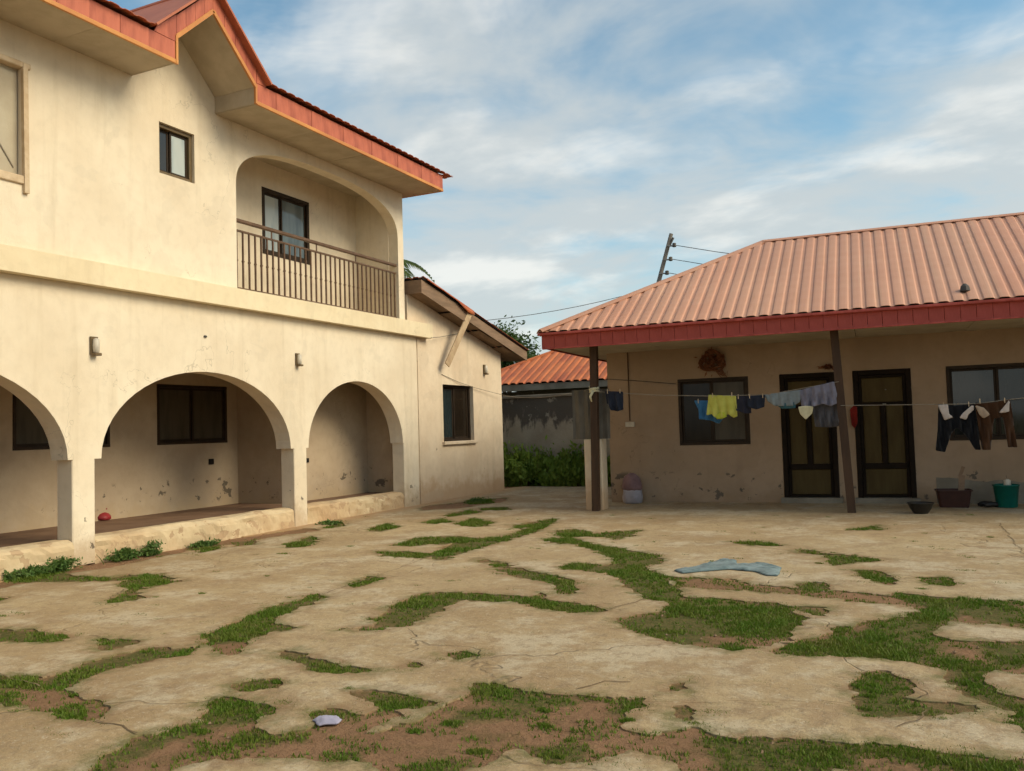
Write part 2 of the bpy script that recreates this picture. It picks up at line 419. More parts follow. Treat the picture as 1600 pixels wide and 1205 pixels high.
def mat_soil():
    m, t, b = new_mat('red_soil'); o = t.coord()
    base = t.mix(t.ramp(t.noise(o, 1.4, 6, .65), .3, .7), (.33, .19, .108), (.25, .145, .08))
    base = t.mix(t.ramp(t.noise(t.mapping(o, (1, 1, 1), (3, 8, 0)), 2.6, 8, .72), .50, .62, 0, .8), base, (.19, .125, .06))
    base = t.mix(t.ramp(t.noise(o, 26, 6, .7), .5, .75, 0, .6), base, (.20, .095, .05))
    base = t.mix(t.ramp(t.noise(o, 60, 4, .7), .62, .78, 0, .7), base, (.45, .32, .2))
    g = t.math('ADD', t.attr('grass'), t.math('MULTIPLY', t.math('SUBTRACT', t.noise(o, 7, 7, .7), .5), 1.0))
    base = t.mix(t.ramp(g, .35, .75, 0, .9), base, t.mix(t.ramp(t.noise(o, 30, 4, .7), .35, .65), (.075, .095, .022), (.15, .12, .045)))
    t.put(b.inputs['Base Color'], base); b.inputs['Roughness'].default_value = .95
    b.inputs['Specular IOR Level'].default_value = .1
    h = t.math('ADD', t.noise(o, 40, 6, .7), t.math('MULTIPLY', t.noise(o, 8, 5, .6), 1.5))
    t.put(b.inputs['Normal'], t.bump(h, .9, .03)); return m
def mat_leaf(name, c1, c2, trans=.3):
    m, t, b = new_mat(name); o = t.coord()
    f = t.ramp(t.noise(o, 2.2, 5, .7), .35, .65)
    g = t.ramp(t.noise(o, 40, 2, .6), .4, .6, 0, .5)
    t.put(b.inputs['Base Color'], t.mix(g, t.mix(f, c1, c2), tuple(x*1.35 for x in c1)))
    b.inputs['Roughness'].default_value = .6; b.inputs['Specular IOR Level'].default_value = .25
    tr = t.new('ShaderNodeBsdfTranslucent'); t.put(tr.inputs[0], t.mix(f, c1, c2))
    mx = t.new('ShaderNodeMixShader'); mx.inputs[0].default_value = trans
    t.l.new(b.outputs[0], mx.inputs[1]); t.l.new(tr.outputs[0], mx.inputs[2])
    t.l.new(mx.outputs[0], m.node_tree.nodes['Material Output'].inputs[0]); return m
M['concrete'] = mat_concrete(); M['soil'] = mat_soil()
def mat_grass():
    m = mat_leaf('short_grass', (.085, .16, .012), (.14, .175, .025), .3); t = NT(m.node_tree); b = m.node_tree.nodes['Principled BSDF']
    src = b.inputs['Base Color'].links[0].from_socket; o = t.coord()
    dry = t.ramp(t.noise(o, 5.5, 7, .75), .52, .66, 0, .75)
    one = t.ramp(t.noise(o, 220, 1, .5), .60, .70, 0, .8)
    c = t.mix(t.math('MAXIMUM', dry, one), src, (.24, .19, .07))
    t.put(b.inputs['Base Color'], c); return m
M['grass'] = mat_grass()
M['weed'] = mat_leaf('weed_leaf', (.07, .135, .03), (.11, .17, .04))
M['bushleaf'] = mat_leaf('bush_leaf', (.13, .21, .028), (.19, .25, .045))
M['leaf'] = mat_leaf('tree_leaf', (.05, .095, .025), (.075, .12, .035))
M['palm'] = mat_leaf('palm_leaf', (.12, .17, .05), (.16, .2, .07))
M['dryleaf'] = mat_leaf('dried_leaf', (.20, .075, .03), (.12, .045, .02), .15)
M['crack'] = mat_plain('crack_dirt', (.15, .10, .055), (.20, .14, .08), 9, .95, .2)


def mat_cloth(name, c, c2=None):
    m, t, b = new_mat(name); o = t.coord()
    t.put(b.inputs['Base Color'], t.mix(t.ramp(t.noise(o, 6, 4, .6), .35, .7), c, c2 or tuple(x*.78 for x in c)))
    b.inputs['Roughness'].default_value = .9; b.inputs['Specular IOR Level'].default_value = .1
    b.inputs['Sheen Weight'].default_value = .15
    t.put(b.inputs['Normal'], t.bump(t.noise(o, 25, 4, .6), .25, .01)); return m


def mat_oldwall():
    m, t, b = new_mat('stained_compound_plaster'); o = t.coord()
    sp = t.new('ShaderNodeSeparateXYZ'); t.put(sp.inputs[0], o); z = sp.outputs[2]
    base = t.mix(t.ramp(t.noise(o, 1.2, 6, .6), .35, .7), (.38, .33, .25), (.28, .23, .17))
    zz = t.math('ADD', z, t.math('MULTIPLY', t.math('SUBTRACT', t.noise(t.mapping(o, (1.6, 1.6, .55)), 2.3, 6, .65, .3), .5), 2.1))
    base = t.mix(t.ramp(zz, 1.55, 1.85, 0, .9), base, (.065, .055, .045))
    base = t.mix(t.ramp(t.noise(o, 3.4, 6, .65), .6, .66, 0, .7), base, (.34, .30, .235))
    t.put(b.inputs['Base Color'], base); b.inputs['Roughness'].default_value = .95
    t.put(b.inputs['Normal'], t.bump(t.noise(o, 18, 6, .65), .5, .02)); return m
M['oldwall'] = mat_oldwall()

# ================================================================== GROUND
def px_poly(pts): return np.array([on_ground(x, y)[:2] for x, y in pts])
# openings in the concrete: (outline in photo pixels laid on the ground plane, grass amount)
SOIL = [
    [(60,1215),(140,1205),(160,1180),(205,1156),(310,1126),(332,1110),(328,1098),(350,1089),(392,1097),(432,1104),(428,1113),(404,1121),(400,1138),(432,1146),(482,1136),(500,1124),(478,1114),(532,1108),(560,1116),(600,1108),(636,1112),(628,1120),(576,1136),(572,1146),(650,1124),(700,1098),(735,1080),(800,1078),(900,1086),(980,1090),(1005,1104),(980,1118),(965,1136),(1010,1146),(1085,1134),(1130,1150),(1250,1156),(1350,1160),(1400,1166),(1480,1180),(1560,1192),(1640,1180),(1640,1240),(1340,1230),(1330,1190),(1400,1184),(1350,1180),(1320,1196),(1240,1215),(1080,1210),(1040,1184),(985,1172),(955,1180),(930,1192),(850,1192),(818,1166),(790,1170),(750,1196),(600,1204),(560,1186),(440,1182),(330,1186),(270,1196),(230,1240),(60,1240)],
    [(-20,1060),(45,1057),(62,1070),(95,1074),(122,1092),(150,1096),(174,1104),(150,1129),(92,1121),(40,1106),(-20,1100)],
    [(1050,902),(1120,904),(1180,912),(1240,918),(1330,924),(1390,930),(1440,930),(1500,940),(1640,948),(1640,985),(1560,975),(1480,972),(1460,985),(1480,998),(1560,1000),(1640,1000),(1640,1060),(1570,1050),(1520,1035),(1470,1042),(1420,1030),(1350,1026),(1220,1022),(1210,1015),(1250,1000),(1290,990),(1330,978),(1380,965),(1440,952),(1400,944),(1330,938),(1250,930),(1180,924),(1120,922),(1060,915)],
    [(330,992),(390,985),(420,982),(395,1004),(380,1010),(386,1020),(355,1024),(330,1016)],
    [(960,966),(1030,955),(1060,932),(1110,934),(1180,940),(1230,944),(1255,962),(1235,985),(1225,998),(1180,1012),(1100,1010),(1010,992),(975,980)],
    [(0,902),(115,884),(240,862),(330,846),(470,826),(500,828),(380,846),(300,858),(200,880),(120,893),(0,918)],
    [(655,792),(790,778),(790,784),(720,794),(660,798)],
]
GRASS = [
    [(0,908),(30,892),(105,886),(112,898),(198,902),(190,907),(60,908)],
    [(190,897),(250,897),(285,908),(240,915),(214,924),(224,934),(172,942),(180,932),(200,918)],
    [(-10,985),(40,984),(100,992),(92,1001),(-10,1004)],
    [(155,997),(200,999),(212,1003),(180,1014),(160,1014)],
    [(495,929),(507,934),(470,950),(415,970),(468,981),(420,987),(392,1000),(330,1003),(318,1005),(320,990),(370,972),(420,950)],
    [(318,1006),(290,1022),(260,1026),(190,1041),(130,1061),(95,1076),(60,1073),(72,1062),(135,1035),(180,1024),(240,1011),(285,1012)],
    [(-10,1058),(48,1056),(66,1072),(20,1074),(-10,1068)], [(80,1108),(120,1100),(130,1122),(95,1124)], [(-10,1082),(20,1086),(14,1100),(-10,1100)],
    [(130,1210),(160,1180),(205,1156),(310,1126),(332,1110),(328,1098),(350,1089),(392,1097),(432,1104),(428,1113),(400,1122),(340,1128),(290,1148),(230,1166),(190,1195),(170,1212)],
    [(380,1140),(432,1147),(480,1140),(470,1152),(400,1160),(370,1156)],
    [(372,1068),(395,1062),(430,1063),(438,1070),(410,1078),(375,1078)],
    [(432,1018),(460,1016),(500,1030),(545,1042),(578,1046),(576,1052),(510,1052),(470,1042)],
    [(555,1082),(590,1080),(640,1090),(690,1098),(680,1106),(640,1110),(590,1104)],
    [(730,1082),(745,1066),(770,1066),(800,1076),(840,1084),(900,1086),(890,1100),(850,1106),(800,1106),(760,1098)],
    [(480,1114),(530,1108),(556,1116),(540,1122),(490,1122)], [(520,1172),(560,1168),(556,1182),(524,1184)],
    [(700,1110),(780,1106),(830,1112),(780,1124),(700,1130)], [(840,1166),(900,1162),(930,1178),(880,1192),(845,1186)], [(640,1190),(720,1186),(716,1208),(640,1210)],
    [(585,972),(610,950),(650,930),(700,925),(740,928),(830,932),(860,938),(940,946),(950,954),(900,956),(850,950),(800,940),(720,938),(680,958),(640,976),(600,980)],
    [(535,984),(590,979),(600,984),(560,987)],
    [(545,914),(575,901),(595,904),(570,912),(550,918)],
    [(825,938),(845,926),(850,934),(846,944)],
    [(700,1020),(740,1018),(748,1023),(712,1028)], [(636,1038),(655,1034),(656,1040),(640,1042)],
    [(768,890),(800,886),(850,896),(890,904),(908,914),(895,926),(880,928),(868,914),(820,902)],
    [(850,842),(890,840),(930,850),(960,856),(1000,862),(1030,868),(1035,882),(1000,882),(1040,902),(1065,925),(1065,940),(1010,936),(985,920),(975,905),(940,894),(880,888),(890,880),(945,884),(960,878),(950,866),(900,852),(860,850)],
    [(865,830),(890,826),(930,834),(970,830),(1000,828),(990,838),(960,842),(920,838),(880,840)],
    [(962,968),(1030,957),(1060,936),(1110,936),(1180,942),(1230,946),(1254,963),(1236,986),(1200,994),(1110,988),(1080,1006),(1010,990)],
    [(1100,1004),(1150,1002),(1180,1012),(1140,1014)],
    [(1210,1016),(1250,1000),(1330,992),(1380,968),(1440,950),(1470,940),(1540,942),(1500,962),(1470,975),(1460,990),(1470,1010),(1420,1030),(1340,1026),(1220,1022)],
    [(1400,926),(1470,932),(1600,940),(1600,972),(1540,968),(1480,950),(1420,940)],
    [(1450,1012),(1500,1024),(1560,1042),(1530,1060),(1560,1080),(1630,1100),(1630,1150),(1600,1140),(1580,1110),(1520,1088),(1490,1066),(1470,1040)],
    [(1520,1002),(1600,1000),(1640,1010),(1640,1040),(1560,1040),(1530,1020)],
    [(1330,1075),(1345,1050),(1380,1046),(1420,1062),(1425,1082),(1400,1086),(1440,1096),(1510,1098),(1530,1106),(1470,1112),(1440,1116),(1380,1122),(1345,1112),(1340,1092)],
    [(1080,1152),(1130,1148),(1250,1156),(1350,1160),(1400,1166),(1480,1180),(1600,1192),(1600,1215),(1480,1202),(1400,1180),(1330,1176),(1320,1196),(1240,1212),(1130,1206),(1110,1176)],
    [(965,1096),(1000,1090),(1014,1104),(985,1114),(962,1112)], [(1056,1104),(1078,1098),(1086,1110),(1070,1122),(1056,1118)], [(1034,1070),(1070,1066),(1072,1076),(1050,1078)],
    [(1245,948),(1290,948),(1284,960),(1250,958)], [(1300,980),(1325,978),(1322,988),(1304,988)],
    [(1240,912),(1285,908),(1300,918),(1260,922)], [(1325,890),(1360,890),(1400,904),(1390,912),(1350,902)], [(1438,902),(1480,902),(1490,914),(1450,914)],
    [(1300,882),(1330,878),(1390,876),(1250,858),(1240,862),(1290,868)], [(1345,824),(1370,821),(1378,828),(1320,829)], [(1140,846),(1190,846),(1220,852),(1180,853)],
    [(615,852),(650,840),(720,838),(742,840),(735,850),(700,850),(640,854)],
    [(700,852),(720,842),(780,838),(830,824),(845,812),(870,810),(850,826),(800,842),(740,860),(690,874),(660,870)],
    [(585,862),(640,862),(680,866),(660,872),(600,868)], [(745,872),(790,880),(800,886),(770,886)],
    [(690,806),(735,796),(750,802),(700,808)], [(660,816),(690,810),(710,816),(665,819)], [(710,818),(740,810),(770,816),(760,822),(720,822)], [(725,782),(768,780),(770,786),(730,788)], [(750,794),(790,792),(795,797),(755,798)],
    [(440,852),(480,838),(500,842),(480,854),(450,856)], [(500,826),(535,814),(538,822),(510,826)], [(572,826),(610,818),(622,824),(590,830)],
    [(370,846),(400,842),(396,850),(372,852)], [(290,852),(330,844),(342,856),(310,862)], [(800,820),(840,815),(842,820),(806,826)],
]
SOIL_P = [px_poly(p) for p in SOIL]; GRASS_P = [px_poly(p) for p in GRASS]
# the same broken paving goes on to either side of what the photograph shows
for cx_, cy_, a_, b_, r_ in ((2.6, 6.2, .9, .25, .3), (3.4, 8.6, 1.1, .3, -.2), (2.2, 9.6, .5, .18, .1), (4.6, 7.0, .8, .35, .9), (3.0, 11.2, .7, .2, 0), (1.8, 4.4, .6, .3, .5), (4.2, 4.6, 1.0, .3, -.4),
                            (5.6, 10.0, 1.0, .3, .2), (-5.9, 2.6, .7, .25, 1.1), (-7.4, 3.6, .8, .2, .4), (-6.8, 1.0, .6, .3, .2), (-8.3, 5.2, .35, .2, .9)):
    t_ = np.linspace(0, 2*math.pi, 14, endpoint=False); c_, s_ = math.cos(r_), math.sin(r_)
    e_ = np.c_[a_*np.cos(t_), b_*np.sin(t_)]*(.75+.5*rng.random(14))[:, None]
    GRASS_P.append(np.c_[cx_+e_[:, 0]*c_-e_[:, 1]*s_, cy_+e_[:, 0]*s_+e_[:, 1]*c_])
def field(P, polys, far=1e3):
    d = np.full(len(P), far)
    for q in polys:
        lo = q.min(0)-.6; hi = q.max(0)+.6
        k = (P[:, 0] > lo[0]) & (P[:, 0] < hi[0]) & (P[:, 1] > lo[1]) & (P[:, 1] < hi[1])
        if k.any(): d[k] = np.minimum(d[k], sdpoly(P[k], q))
    return d
def wobble(P): return (fbm(P[:, 0], P[:, 1], 2.6, 5, 11, .75)*.055 + (np.abs(fbm(P[:, 0], P[:, 1], 5.5, 4, 91, .7))-.2)*.10 + fbm(P[:, 0], P[:, 1], 17, 3, 31)*.035)*np.clip(np.hypot(P[:, 0], P[:, 1])/6, .7, 1.6)
def hz(P): return fbm(P[:, 0], P[:, 1], .45, 4, 5)*.014 + fbm(P[:, 0], P[:, 1], 2.0, 3, 9)*.005
def opening(P):
    return np.minimum(field(P, SOIL_P, .6), field(P, GRASS_P, .6)-.01) + wobble(P)

# --- soil sheet to the horizon (polar tessellation, relief of a few millimetres near the yard)
na = 400; rad = [.4]
while rad[-1] < 900: rad.append(rad[-1]*(1.016 if rad[-1] < 34 else 1.16))
rad = np.array(rad); ang = np.linspace(0, 2*math.pi, na, endpoint=False)
GX = np.outer(rad, np.cos(ang)); GY = np.outer(rad, np.sin(ang)); P = np.c_[GX.ravel(), GY.ravel()]
near = np.hypot(P[:, 0], P[:, 1]) < 40
gz = np.where(near, -.013 + hz(P) + fbm(P[:, 0], P[:, 1], 3.1, 4, 3)*.004, -.04)
ga = np.clip(.56 - (field(P, GRASS_P, .6)+wobble(P)*.6)/.35, 0, 1)
back = (P[:, 1] > 20.3) | (np.hypot(P[:, 0], P[:, 1]) > 34); ga[back] = .85
v = np.c_[P, gz]; nr = len(rad)
ii, jj = np.meshgrid(np.arange(nr-1), np.arange(na), indexing='ij'); j2 = (jj+1) % na
fa = np.stack([ii*na+jj, (ii+1)*na+jj, (ii+1)*na+j2, ii*na+j2], -1).reshape(-1, 4).tolist()
fa.append(tuple(range(na-1, -1, -1))[::-1])
me = bpy.data.meshes.new('ground'); me.from_pydata(v.tolist(), [], fa); me.update()
at = me.attributes.new('grass', 'FLOAT', 'POINT'); at.data.foreach_set('value', ga.astype(np.float32))
me.polygons.foreach_set('use_smooth', [True]*len(me.polygons)); me.materials.append(M['soil'])
ground = bpy.data.objects.new('ground', me); col.objects.link(ground); tag(ground, 'red brown soil of the yard with thin moss', kind='structure')

# --- broken concrete paving: plates left between the openings
def concrete():
    rs = [1.0]
    while rs[-1] < 27: rs.append(rs[-1]*1.0085)
    rs = np.array(rs); an = np.radians(np.arange(115.3-78, 115.3+78, .45))
    G = np.stack([np.outer(rs, np.cos(an)), np.outer(rs, np.sin(an))], -1); P = G.reshape(-1, 2)
    op = opening(P)
    lim = np.maximum(-9.45 - P[:, 0], P[:, 1] - 20.2)           # house plinth, passage end
    sd = np.maximum(-op, lim).reshape(G.shape[:2])
    G2, keep, bd = snap_grid(G, sd)
    Q = G2.reshape(-1, 2)
    # joints of the original pour divide the sheet into plates
    def side(a, b):
        a = on_ground(*a)[:2]; b = on_ground(*b)[:2]; n = np.array([-(b-a)[1], (b-a)[0]]); n /= np.linalg.norm(n)
        return ((P-a)@n).reshape(sd.shape)
    j1 = side((850, 812), (320, 992)) > 0; j2 = side((1050, 906), (1600, 945)) > 0; j3 = side((160, 905), (1100, 1030)) > 0; j4 = side((700, 1098), (1560, 1100)) > 0
    key = (j1*1 + j2*2 + j3*4 + j4*8)[:-1, :-1]
    lab = np.full(keep.shape, -1); cnt = 0
    m, n = keep.shape
    for i0 in range(m):
        for j0 in np.nonzero(keep[i0] & (lab[i0] < 0))[0]:
            if lab[i0, j0] >= 0: continue
            k = key[i0, j0]; st = [(i0, j0)]; lab[i0, j0] = cnt
            while st:
                i, j = st.pop()
                for a, b in ((i+1, j), (i-1, j), (i, j+1), (i, j-1)):
                    if 0 <= a < m and 0 <= b < n and keep[a, b] and lab[a, b] < 0 and key[a, b] == k:
                        lab[a, b] = cnt; st.append((a, b))
            cnt += 1
    sizes = np.bincount(lab[lab >= 0]); order = np.argsort(-sizes)
    z = hz(Q)
    edge = np.clip(op, 0, .6)
    z = z + .004 - .007*np.clip(1-op/.14, 0, 1)
    sand = np.clip((-8.3-P[:, 0])/1.2, 0, .8) + .35*np.clip((P[:, 1]-9)/4, 0, 1)*np.clip((P[:, 0]+3)/3, 0, 1)
    root = thing('courtyard', None, None, (0, 0, 0)); root['kind'] = 'structure'
    def emit(mask, tilt, name, stuff=False):
        ij = np.argwhere(mask); W = sd.shape[1]
        q = np.stack([ij[:, 0]*W+ij[:, 1], (ij[:, 0]+1)*W+ij[:, 1], (ij[:, 0]+1)*W+ij[:, 1]+1, ij[:, 0]*W+ij[:, 1]+1], 1)[:, ::-1]
        e = np.concatenate([q[:, [0, 1]], q[:, [1, 2]], q[:, [2, 3]], q[:, [3, 0]]])
        es = set(map(tuple, e.tolist())); bde = [(a, b) for a, b in es if (b, a) not in es]
        ids = np.unique(q); mp = {int(a): k for k, a in enumerate(ids)}
        c = Q[ids].mean(0)
        zz = z[ids] + (Q[ids]-c)@tilt
        vv = np.c_[Q[ids], zz].tolist(); ed = edge[ids].tolist(); sn = sand[ids].tolist()
        ff = [[mp[int(a)] for a in r] for r in q]
        low = {}
        for a, b in bde:
            for k in (a, b):
                if k not in low:
                    low[k] = len(vv); p = vv[mp[k]]; vv.append([p[0], p[1], -.07]); ed.append(0); sn.append(0)
            ff.append([mp[b], mp[a], low[a], low[b]])
        me = bpy.data.meshes.new(name); me.from_pydata(vv, [], ff); me.update()
        for nm, val in (('edge', ed), ('sand', sn)):
            at = me.attributes.new(nm, 'FLOAT', 'POINT'); at.data.foreach_set('value', np.array(val, np.float32))
        me.materials.append(M['concrete'])
        o = bpy.data.objects.new(name, me); col.objects.link(o); o.parent = root
        if stuff: o['kind'] = 'stuff'
    small = np.zeros(keep.shape, bool)
    for r, k in enumerate(order):
        if sizes[k] > 60 and r < 60: emit(lab == k, rng.normal(0, .0004, 2), 'concrete_slab')
        else: small |= lab == k
    if small.any(): emit(small, np.zeros(2), 'concrete_crumbs', True)
    # hairline cracks: thin dirt-filled ribbons on the plates
    CR = [[(500,931),(580,905),(660,874)],[(850,812),(900,800),(935,790)],[(60,1074),(30,1062),(-10,1050)],[(150,1130),(190,1138),(212,1148)],[(1400,1140),(1430,1128),(1442,1116),(1452,1112)],
          [(950,952),(1000,940),(1010,936)],[(1560,818),(1580,840),(1605,872)],[(900,1076),(940,1064),(985,1066)],[(140,993),(155,997)],[(1240,862),(1160,852),(1080,850)]]
    for c in CR:
        pts = np.array([on_ground(x, y)[:2] for x, y in c]); seg = []
        for a, b in zip(pts[:-1], pts[1:]):
            k = max(2, int(np.linalg.norm(b-a)/.06))
            seg += [a+(b-a)*t for t in np.linspace(0, 1, k, endpoint=False)]
        seg.append(pts[-1]); seg = np.array(seg)
        seg = seg + np.c_[fbm(seg[:, 0], seg[:, 1], 5, 4, 41), fbm(seg[:, 0], seg[:, 1], 5, 4, 51)]*.05
        d = np.gradient(seg, axis=0); nrm = np.c_[-d[:, 1], d[:, 0]]; nrm /= np.linalg.norm(nrm, axis=1)[:, None]+1e-9
        w = (.003+.005*np.abs(fbm(seg[:, 0], seg[:, 1], 7, 3, 61)))[:, None]
        zc = hz(seg) + .007
        mb = MB(); n = len(seg); L = seg+nrm*w; Rr = seg-nrm*w
        mb.add([(*p, q) for p, q in zip(L, zc)] + [(*p, q) for p, q in zip(Rr, zc)], [(i, n+i, n+i+1, i+1) for i in range(n-1)])
        mb.build('crack', M['crack'], root, fix=False)
concrete()

# --- grass in the openings
FX_ = -9.31
def grass_mesh():
    V = []
    def blades(pts, dd, big):
        k = len(pts)
        if not k: return
        z0 = hz(pts)-.014
        for b in range(3):
            h = (.004+.020*rng.random(k)**1.9*dd)*big*(.9+.6*fbm(pts[:, 0], pts[:, 1], 3, 2, 5))
            a = rng.random(k)*6.283; w = (.0025+.0035*rng.random(k))*big; lean = h*(.3+1.4*rng.random(k)); la = rng.random(k)*6.283
            ox = pts[:, 0]+rng.normal(0, .010, k); oy = pts[:, 1]+rng.normal(0, .010, k)
            A = np.c_[ox-np.cos(a)*w, oy-np.sin(a)*w, z0]; B = np.c_[ox+np.cos(a)*w, oy+np.sin(a)*w, z0]
            T = np.c_[ox+np.cos(la)*lean, oy+np.sin(la)*lean, z0+.013+h]
            V.append(np.stack([A, B, T], 1).reshape(-1, 3))
    for q in GRASS_P:
        lo = q.min(0)-.15; hi = q.max(0)+.15; area = np.prod(hi-lo)
        dist = np.linalg.norm(q.mean(0)); dens = 4200 if dist < 6 else (2600 if dist < 10 else 1500)
        n = int(area*dens); pts = lo + rng.random((n, 2))*(hi-lo)
        s = sdpoly(pts, q) + wobble(pts) - .045
        patch = fbm(pts[:, 0], pts[:, 1], 2.6, 5, 77)
        pr = np.clip(.55+patch*1.9, .06, 1)*np.clip(-s/.11, 0, 1)**.8
        keep = rng.random(n) < pr; pts = pts[keep]
        blades(pts, np.clip(-s[keep]/.16, .3, 1)*np.clip(.8+patch[keep], .5, 1.4), 1.0 if dist < 6 else (1.3 if dist < 10 else 1.8))
    for q in SOIL_P[:5]:                                        # thin scatter over the bare soil
        lo = q.min(0); hi = q.max(0); n = int(np.prod(hi-lo)*1500); pts = lo+rng.random((n, 2))*(hi-lo)
        s = sdpoly(pts, q); patch = fbm(pts[:, 0], pts[:, 1], 3.4, 5, 177)
        edge = np.exp(-np.abs(s)/.06)*.5
        keep = (s < .02) & (rng.random(n) < np.clip((patch-.16)*2.2, 0, .8)+edge) & (np.hypot(pts[:, 0], pts[:, 1]) > 1.5); pts = pts[keep]
        blades(pts, np.full(len(pts), .55), 1.05)
    for k in range(330):                                        # stray tufts in pits and hair cracks of the concrete
        y_ = 805+395*rng.random()**1.5; c = on_ground(1640*rng.random()-20, y_)[:2]
        if c[0] < FX_+.1 or c[1] > 19: continue
        m_ = int(10+60*rng.random()**3); r_ = .015+.07*rng.random()**2
        blades(c+rng.normal(0, 1, (m_, 2))*np.array([r_, r_*.5]), np.full(m_, .4), 1.0 if np.hypot(*c) < 8 else 1.5)
    V = np.concatenate(V); n = len(V)//3
    me = bpy.data.meshes.new('grass'); me.vertices.add(len(V)); me.vertices.foreach_set('co', V.astype(np.float32).ravel())
    me.loops.add(len(V)); me.loops.foreach_set('vertex_index', np.arange(len(V), dtype=np.int32))
    me.polygons.add(n); me.polygons.foreach_set('loop_start', np.arange(0, 3*n, 3, dtype=np.int32)); me.polygons.foreach_set('loop_total', np.full(n, 3, np.int32))
    me.update(); me.validate(); me.materials.append(M['grass'])
    o = bpy.data.objects.new('grass', me); col.objects.link(o)
    tag(o, 'short green grass growing in the gaps of the concrete yard', 'grass', kind='stuff')
    print('grass blades', n)
grass_mesh()

# ================================================================== TWO-STOREY HOUSE (left)
FX = -9.31; EAVE_X = -8.51; Y0 = -3.0
def arc(cy, a, b, z0, n=28, e=2.0):
    """half super-ellipse from +a to -a"""
    out = []
    for k in range(n+1):
        t = math.pi*k/n; c, s = math.cos(t), math.sin(t)
        out.append((cy + a*math.copysign(abs(c)**(2/e), c), z0 + b*abs(s)**(2/e)))
    return out
house = thing('two_storey_house', 'cream two storey house with arched veranda, balcony and red roof', 'house', (-14.0, 6.0, 0))
SPR = 1.28
arches = [(1.47, 1.62), (5.33, 1.80), (9.40, 1.80), (13.11, 1.46)]
# arcade wall above the springing line: outline in (y,z)
o = [(15.15, SPR)]
o = [(Y0, SPR)]
for cy, a in arches: o += arc(cy, a, 1.17, SPR)[::-1]
o += [(15.15, SPR), (15.15, 3.43), (Y0, 3.43)]
MB().plate(o, [], 0, FX-.30, FX).build('arcade_wall', M['plaster'], house)
for y0, y1 in ((Y0, -.25), (3.19, 3.48), (7.19, 7.51), (11.28, 11.60), (14.60, 15.15)):
    MB().bbox(FX-.28, y0, 0, FX-.001, y1, SPR, .012).build('pillar', M['plaster'], house)
MB().box(FX-2.6, Y0, 3.432, FX+.15, 15.58, 3.72).build('floor_slab', M['band'], house)
# veranda: back wall, jog, floor, ceiling
VB = FX-2.2
def rect(a0, b0, a1, b1): return [(a0, b0), (a1, b0), (a1, b1), (a0, b1)]
vw = [(7.95, 9.55), (10.48, 12.08), (3.2, 4.8)]
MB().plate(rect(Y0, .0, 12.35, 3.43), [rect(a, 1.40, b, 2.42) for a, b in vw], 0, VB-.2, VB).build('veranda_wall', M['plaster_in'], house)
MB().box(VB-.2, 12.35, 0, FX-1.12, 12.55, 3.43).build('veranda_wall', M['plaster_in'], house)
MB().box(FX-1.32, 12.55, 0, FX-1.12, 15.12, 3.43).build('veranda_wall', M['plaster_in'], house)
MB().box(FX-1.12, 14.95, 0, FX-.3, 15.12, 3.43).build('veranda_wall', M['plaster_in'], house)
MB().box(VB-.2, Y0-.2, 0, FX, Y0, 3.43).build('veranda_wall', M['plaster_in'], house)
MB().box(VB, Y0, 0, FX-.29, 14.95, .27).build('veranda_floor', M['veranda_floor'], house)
def rough_block(x0, y0, z0, x1, y1, z1, amp, step=.07, seed=0):
    """block with worn, uneven front and top"""
    mb = MB(); n = max(2, int((y1-y0)/step)); prof_n = 9
    ys = np.linspace(y0, y1, n+1); vs = []
    pr = [(x0, z1)] + [(x0+(x1-x0)*t, z1) for t in (.35, .7, .92)] + [(x1, z1-(z1-z0)*t) for t in (.08, .3, .55, .8, 1.0)]
    for y in ys:
        for k, (x, z) in enumerate(pr):
            q = fbm(np.array([y*1.0+k*.13]), np.array([k*.31+seed]), 3.1, 5, seed, .65)[0]; q2 = fbm(np.array([y]), np.array([seed*3.3]), 1.1, 3, seed+5)[0]
            vs.append((x + (amp*q*.9 + amp*.5*q2)*(k > 2), y, z + amp*.55*(q+q2*1.4)*(0 < k < 6) - (.03 if k in (3, 4) else 0)))
    fs = [(i*prof_n+k, i*prof_n+k+1, (i+1)*prof_n+k+1, (i+1)*prof_n+k) for i in range(n) for k in range(prof_n-1)]
    fs += [tuple(range(prof_n)), tuple(range(n*prof_n+prof_n-1, n*prof_n-1, -1))]
    return mb.add(vs, fs)
for i, (a, b) in enumerate(((-.25, 3.19), (3.48, 7.18), (7.52, 11.27), (11.61, 14.60))):
    rough_block(FX-.30, a, -.05, FX-.02+.05*(i == 1), b, .315, .05, seed=i+3).build('plinth', M['plinth'], house)
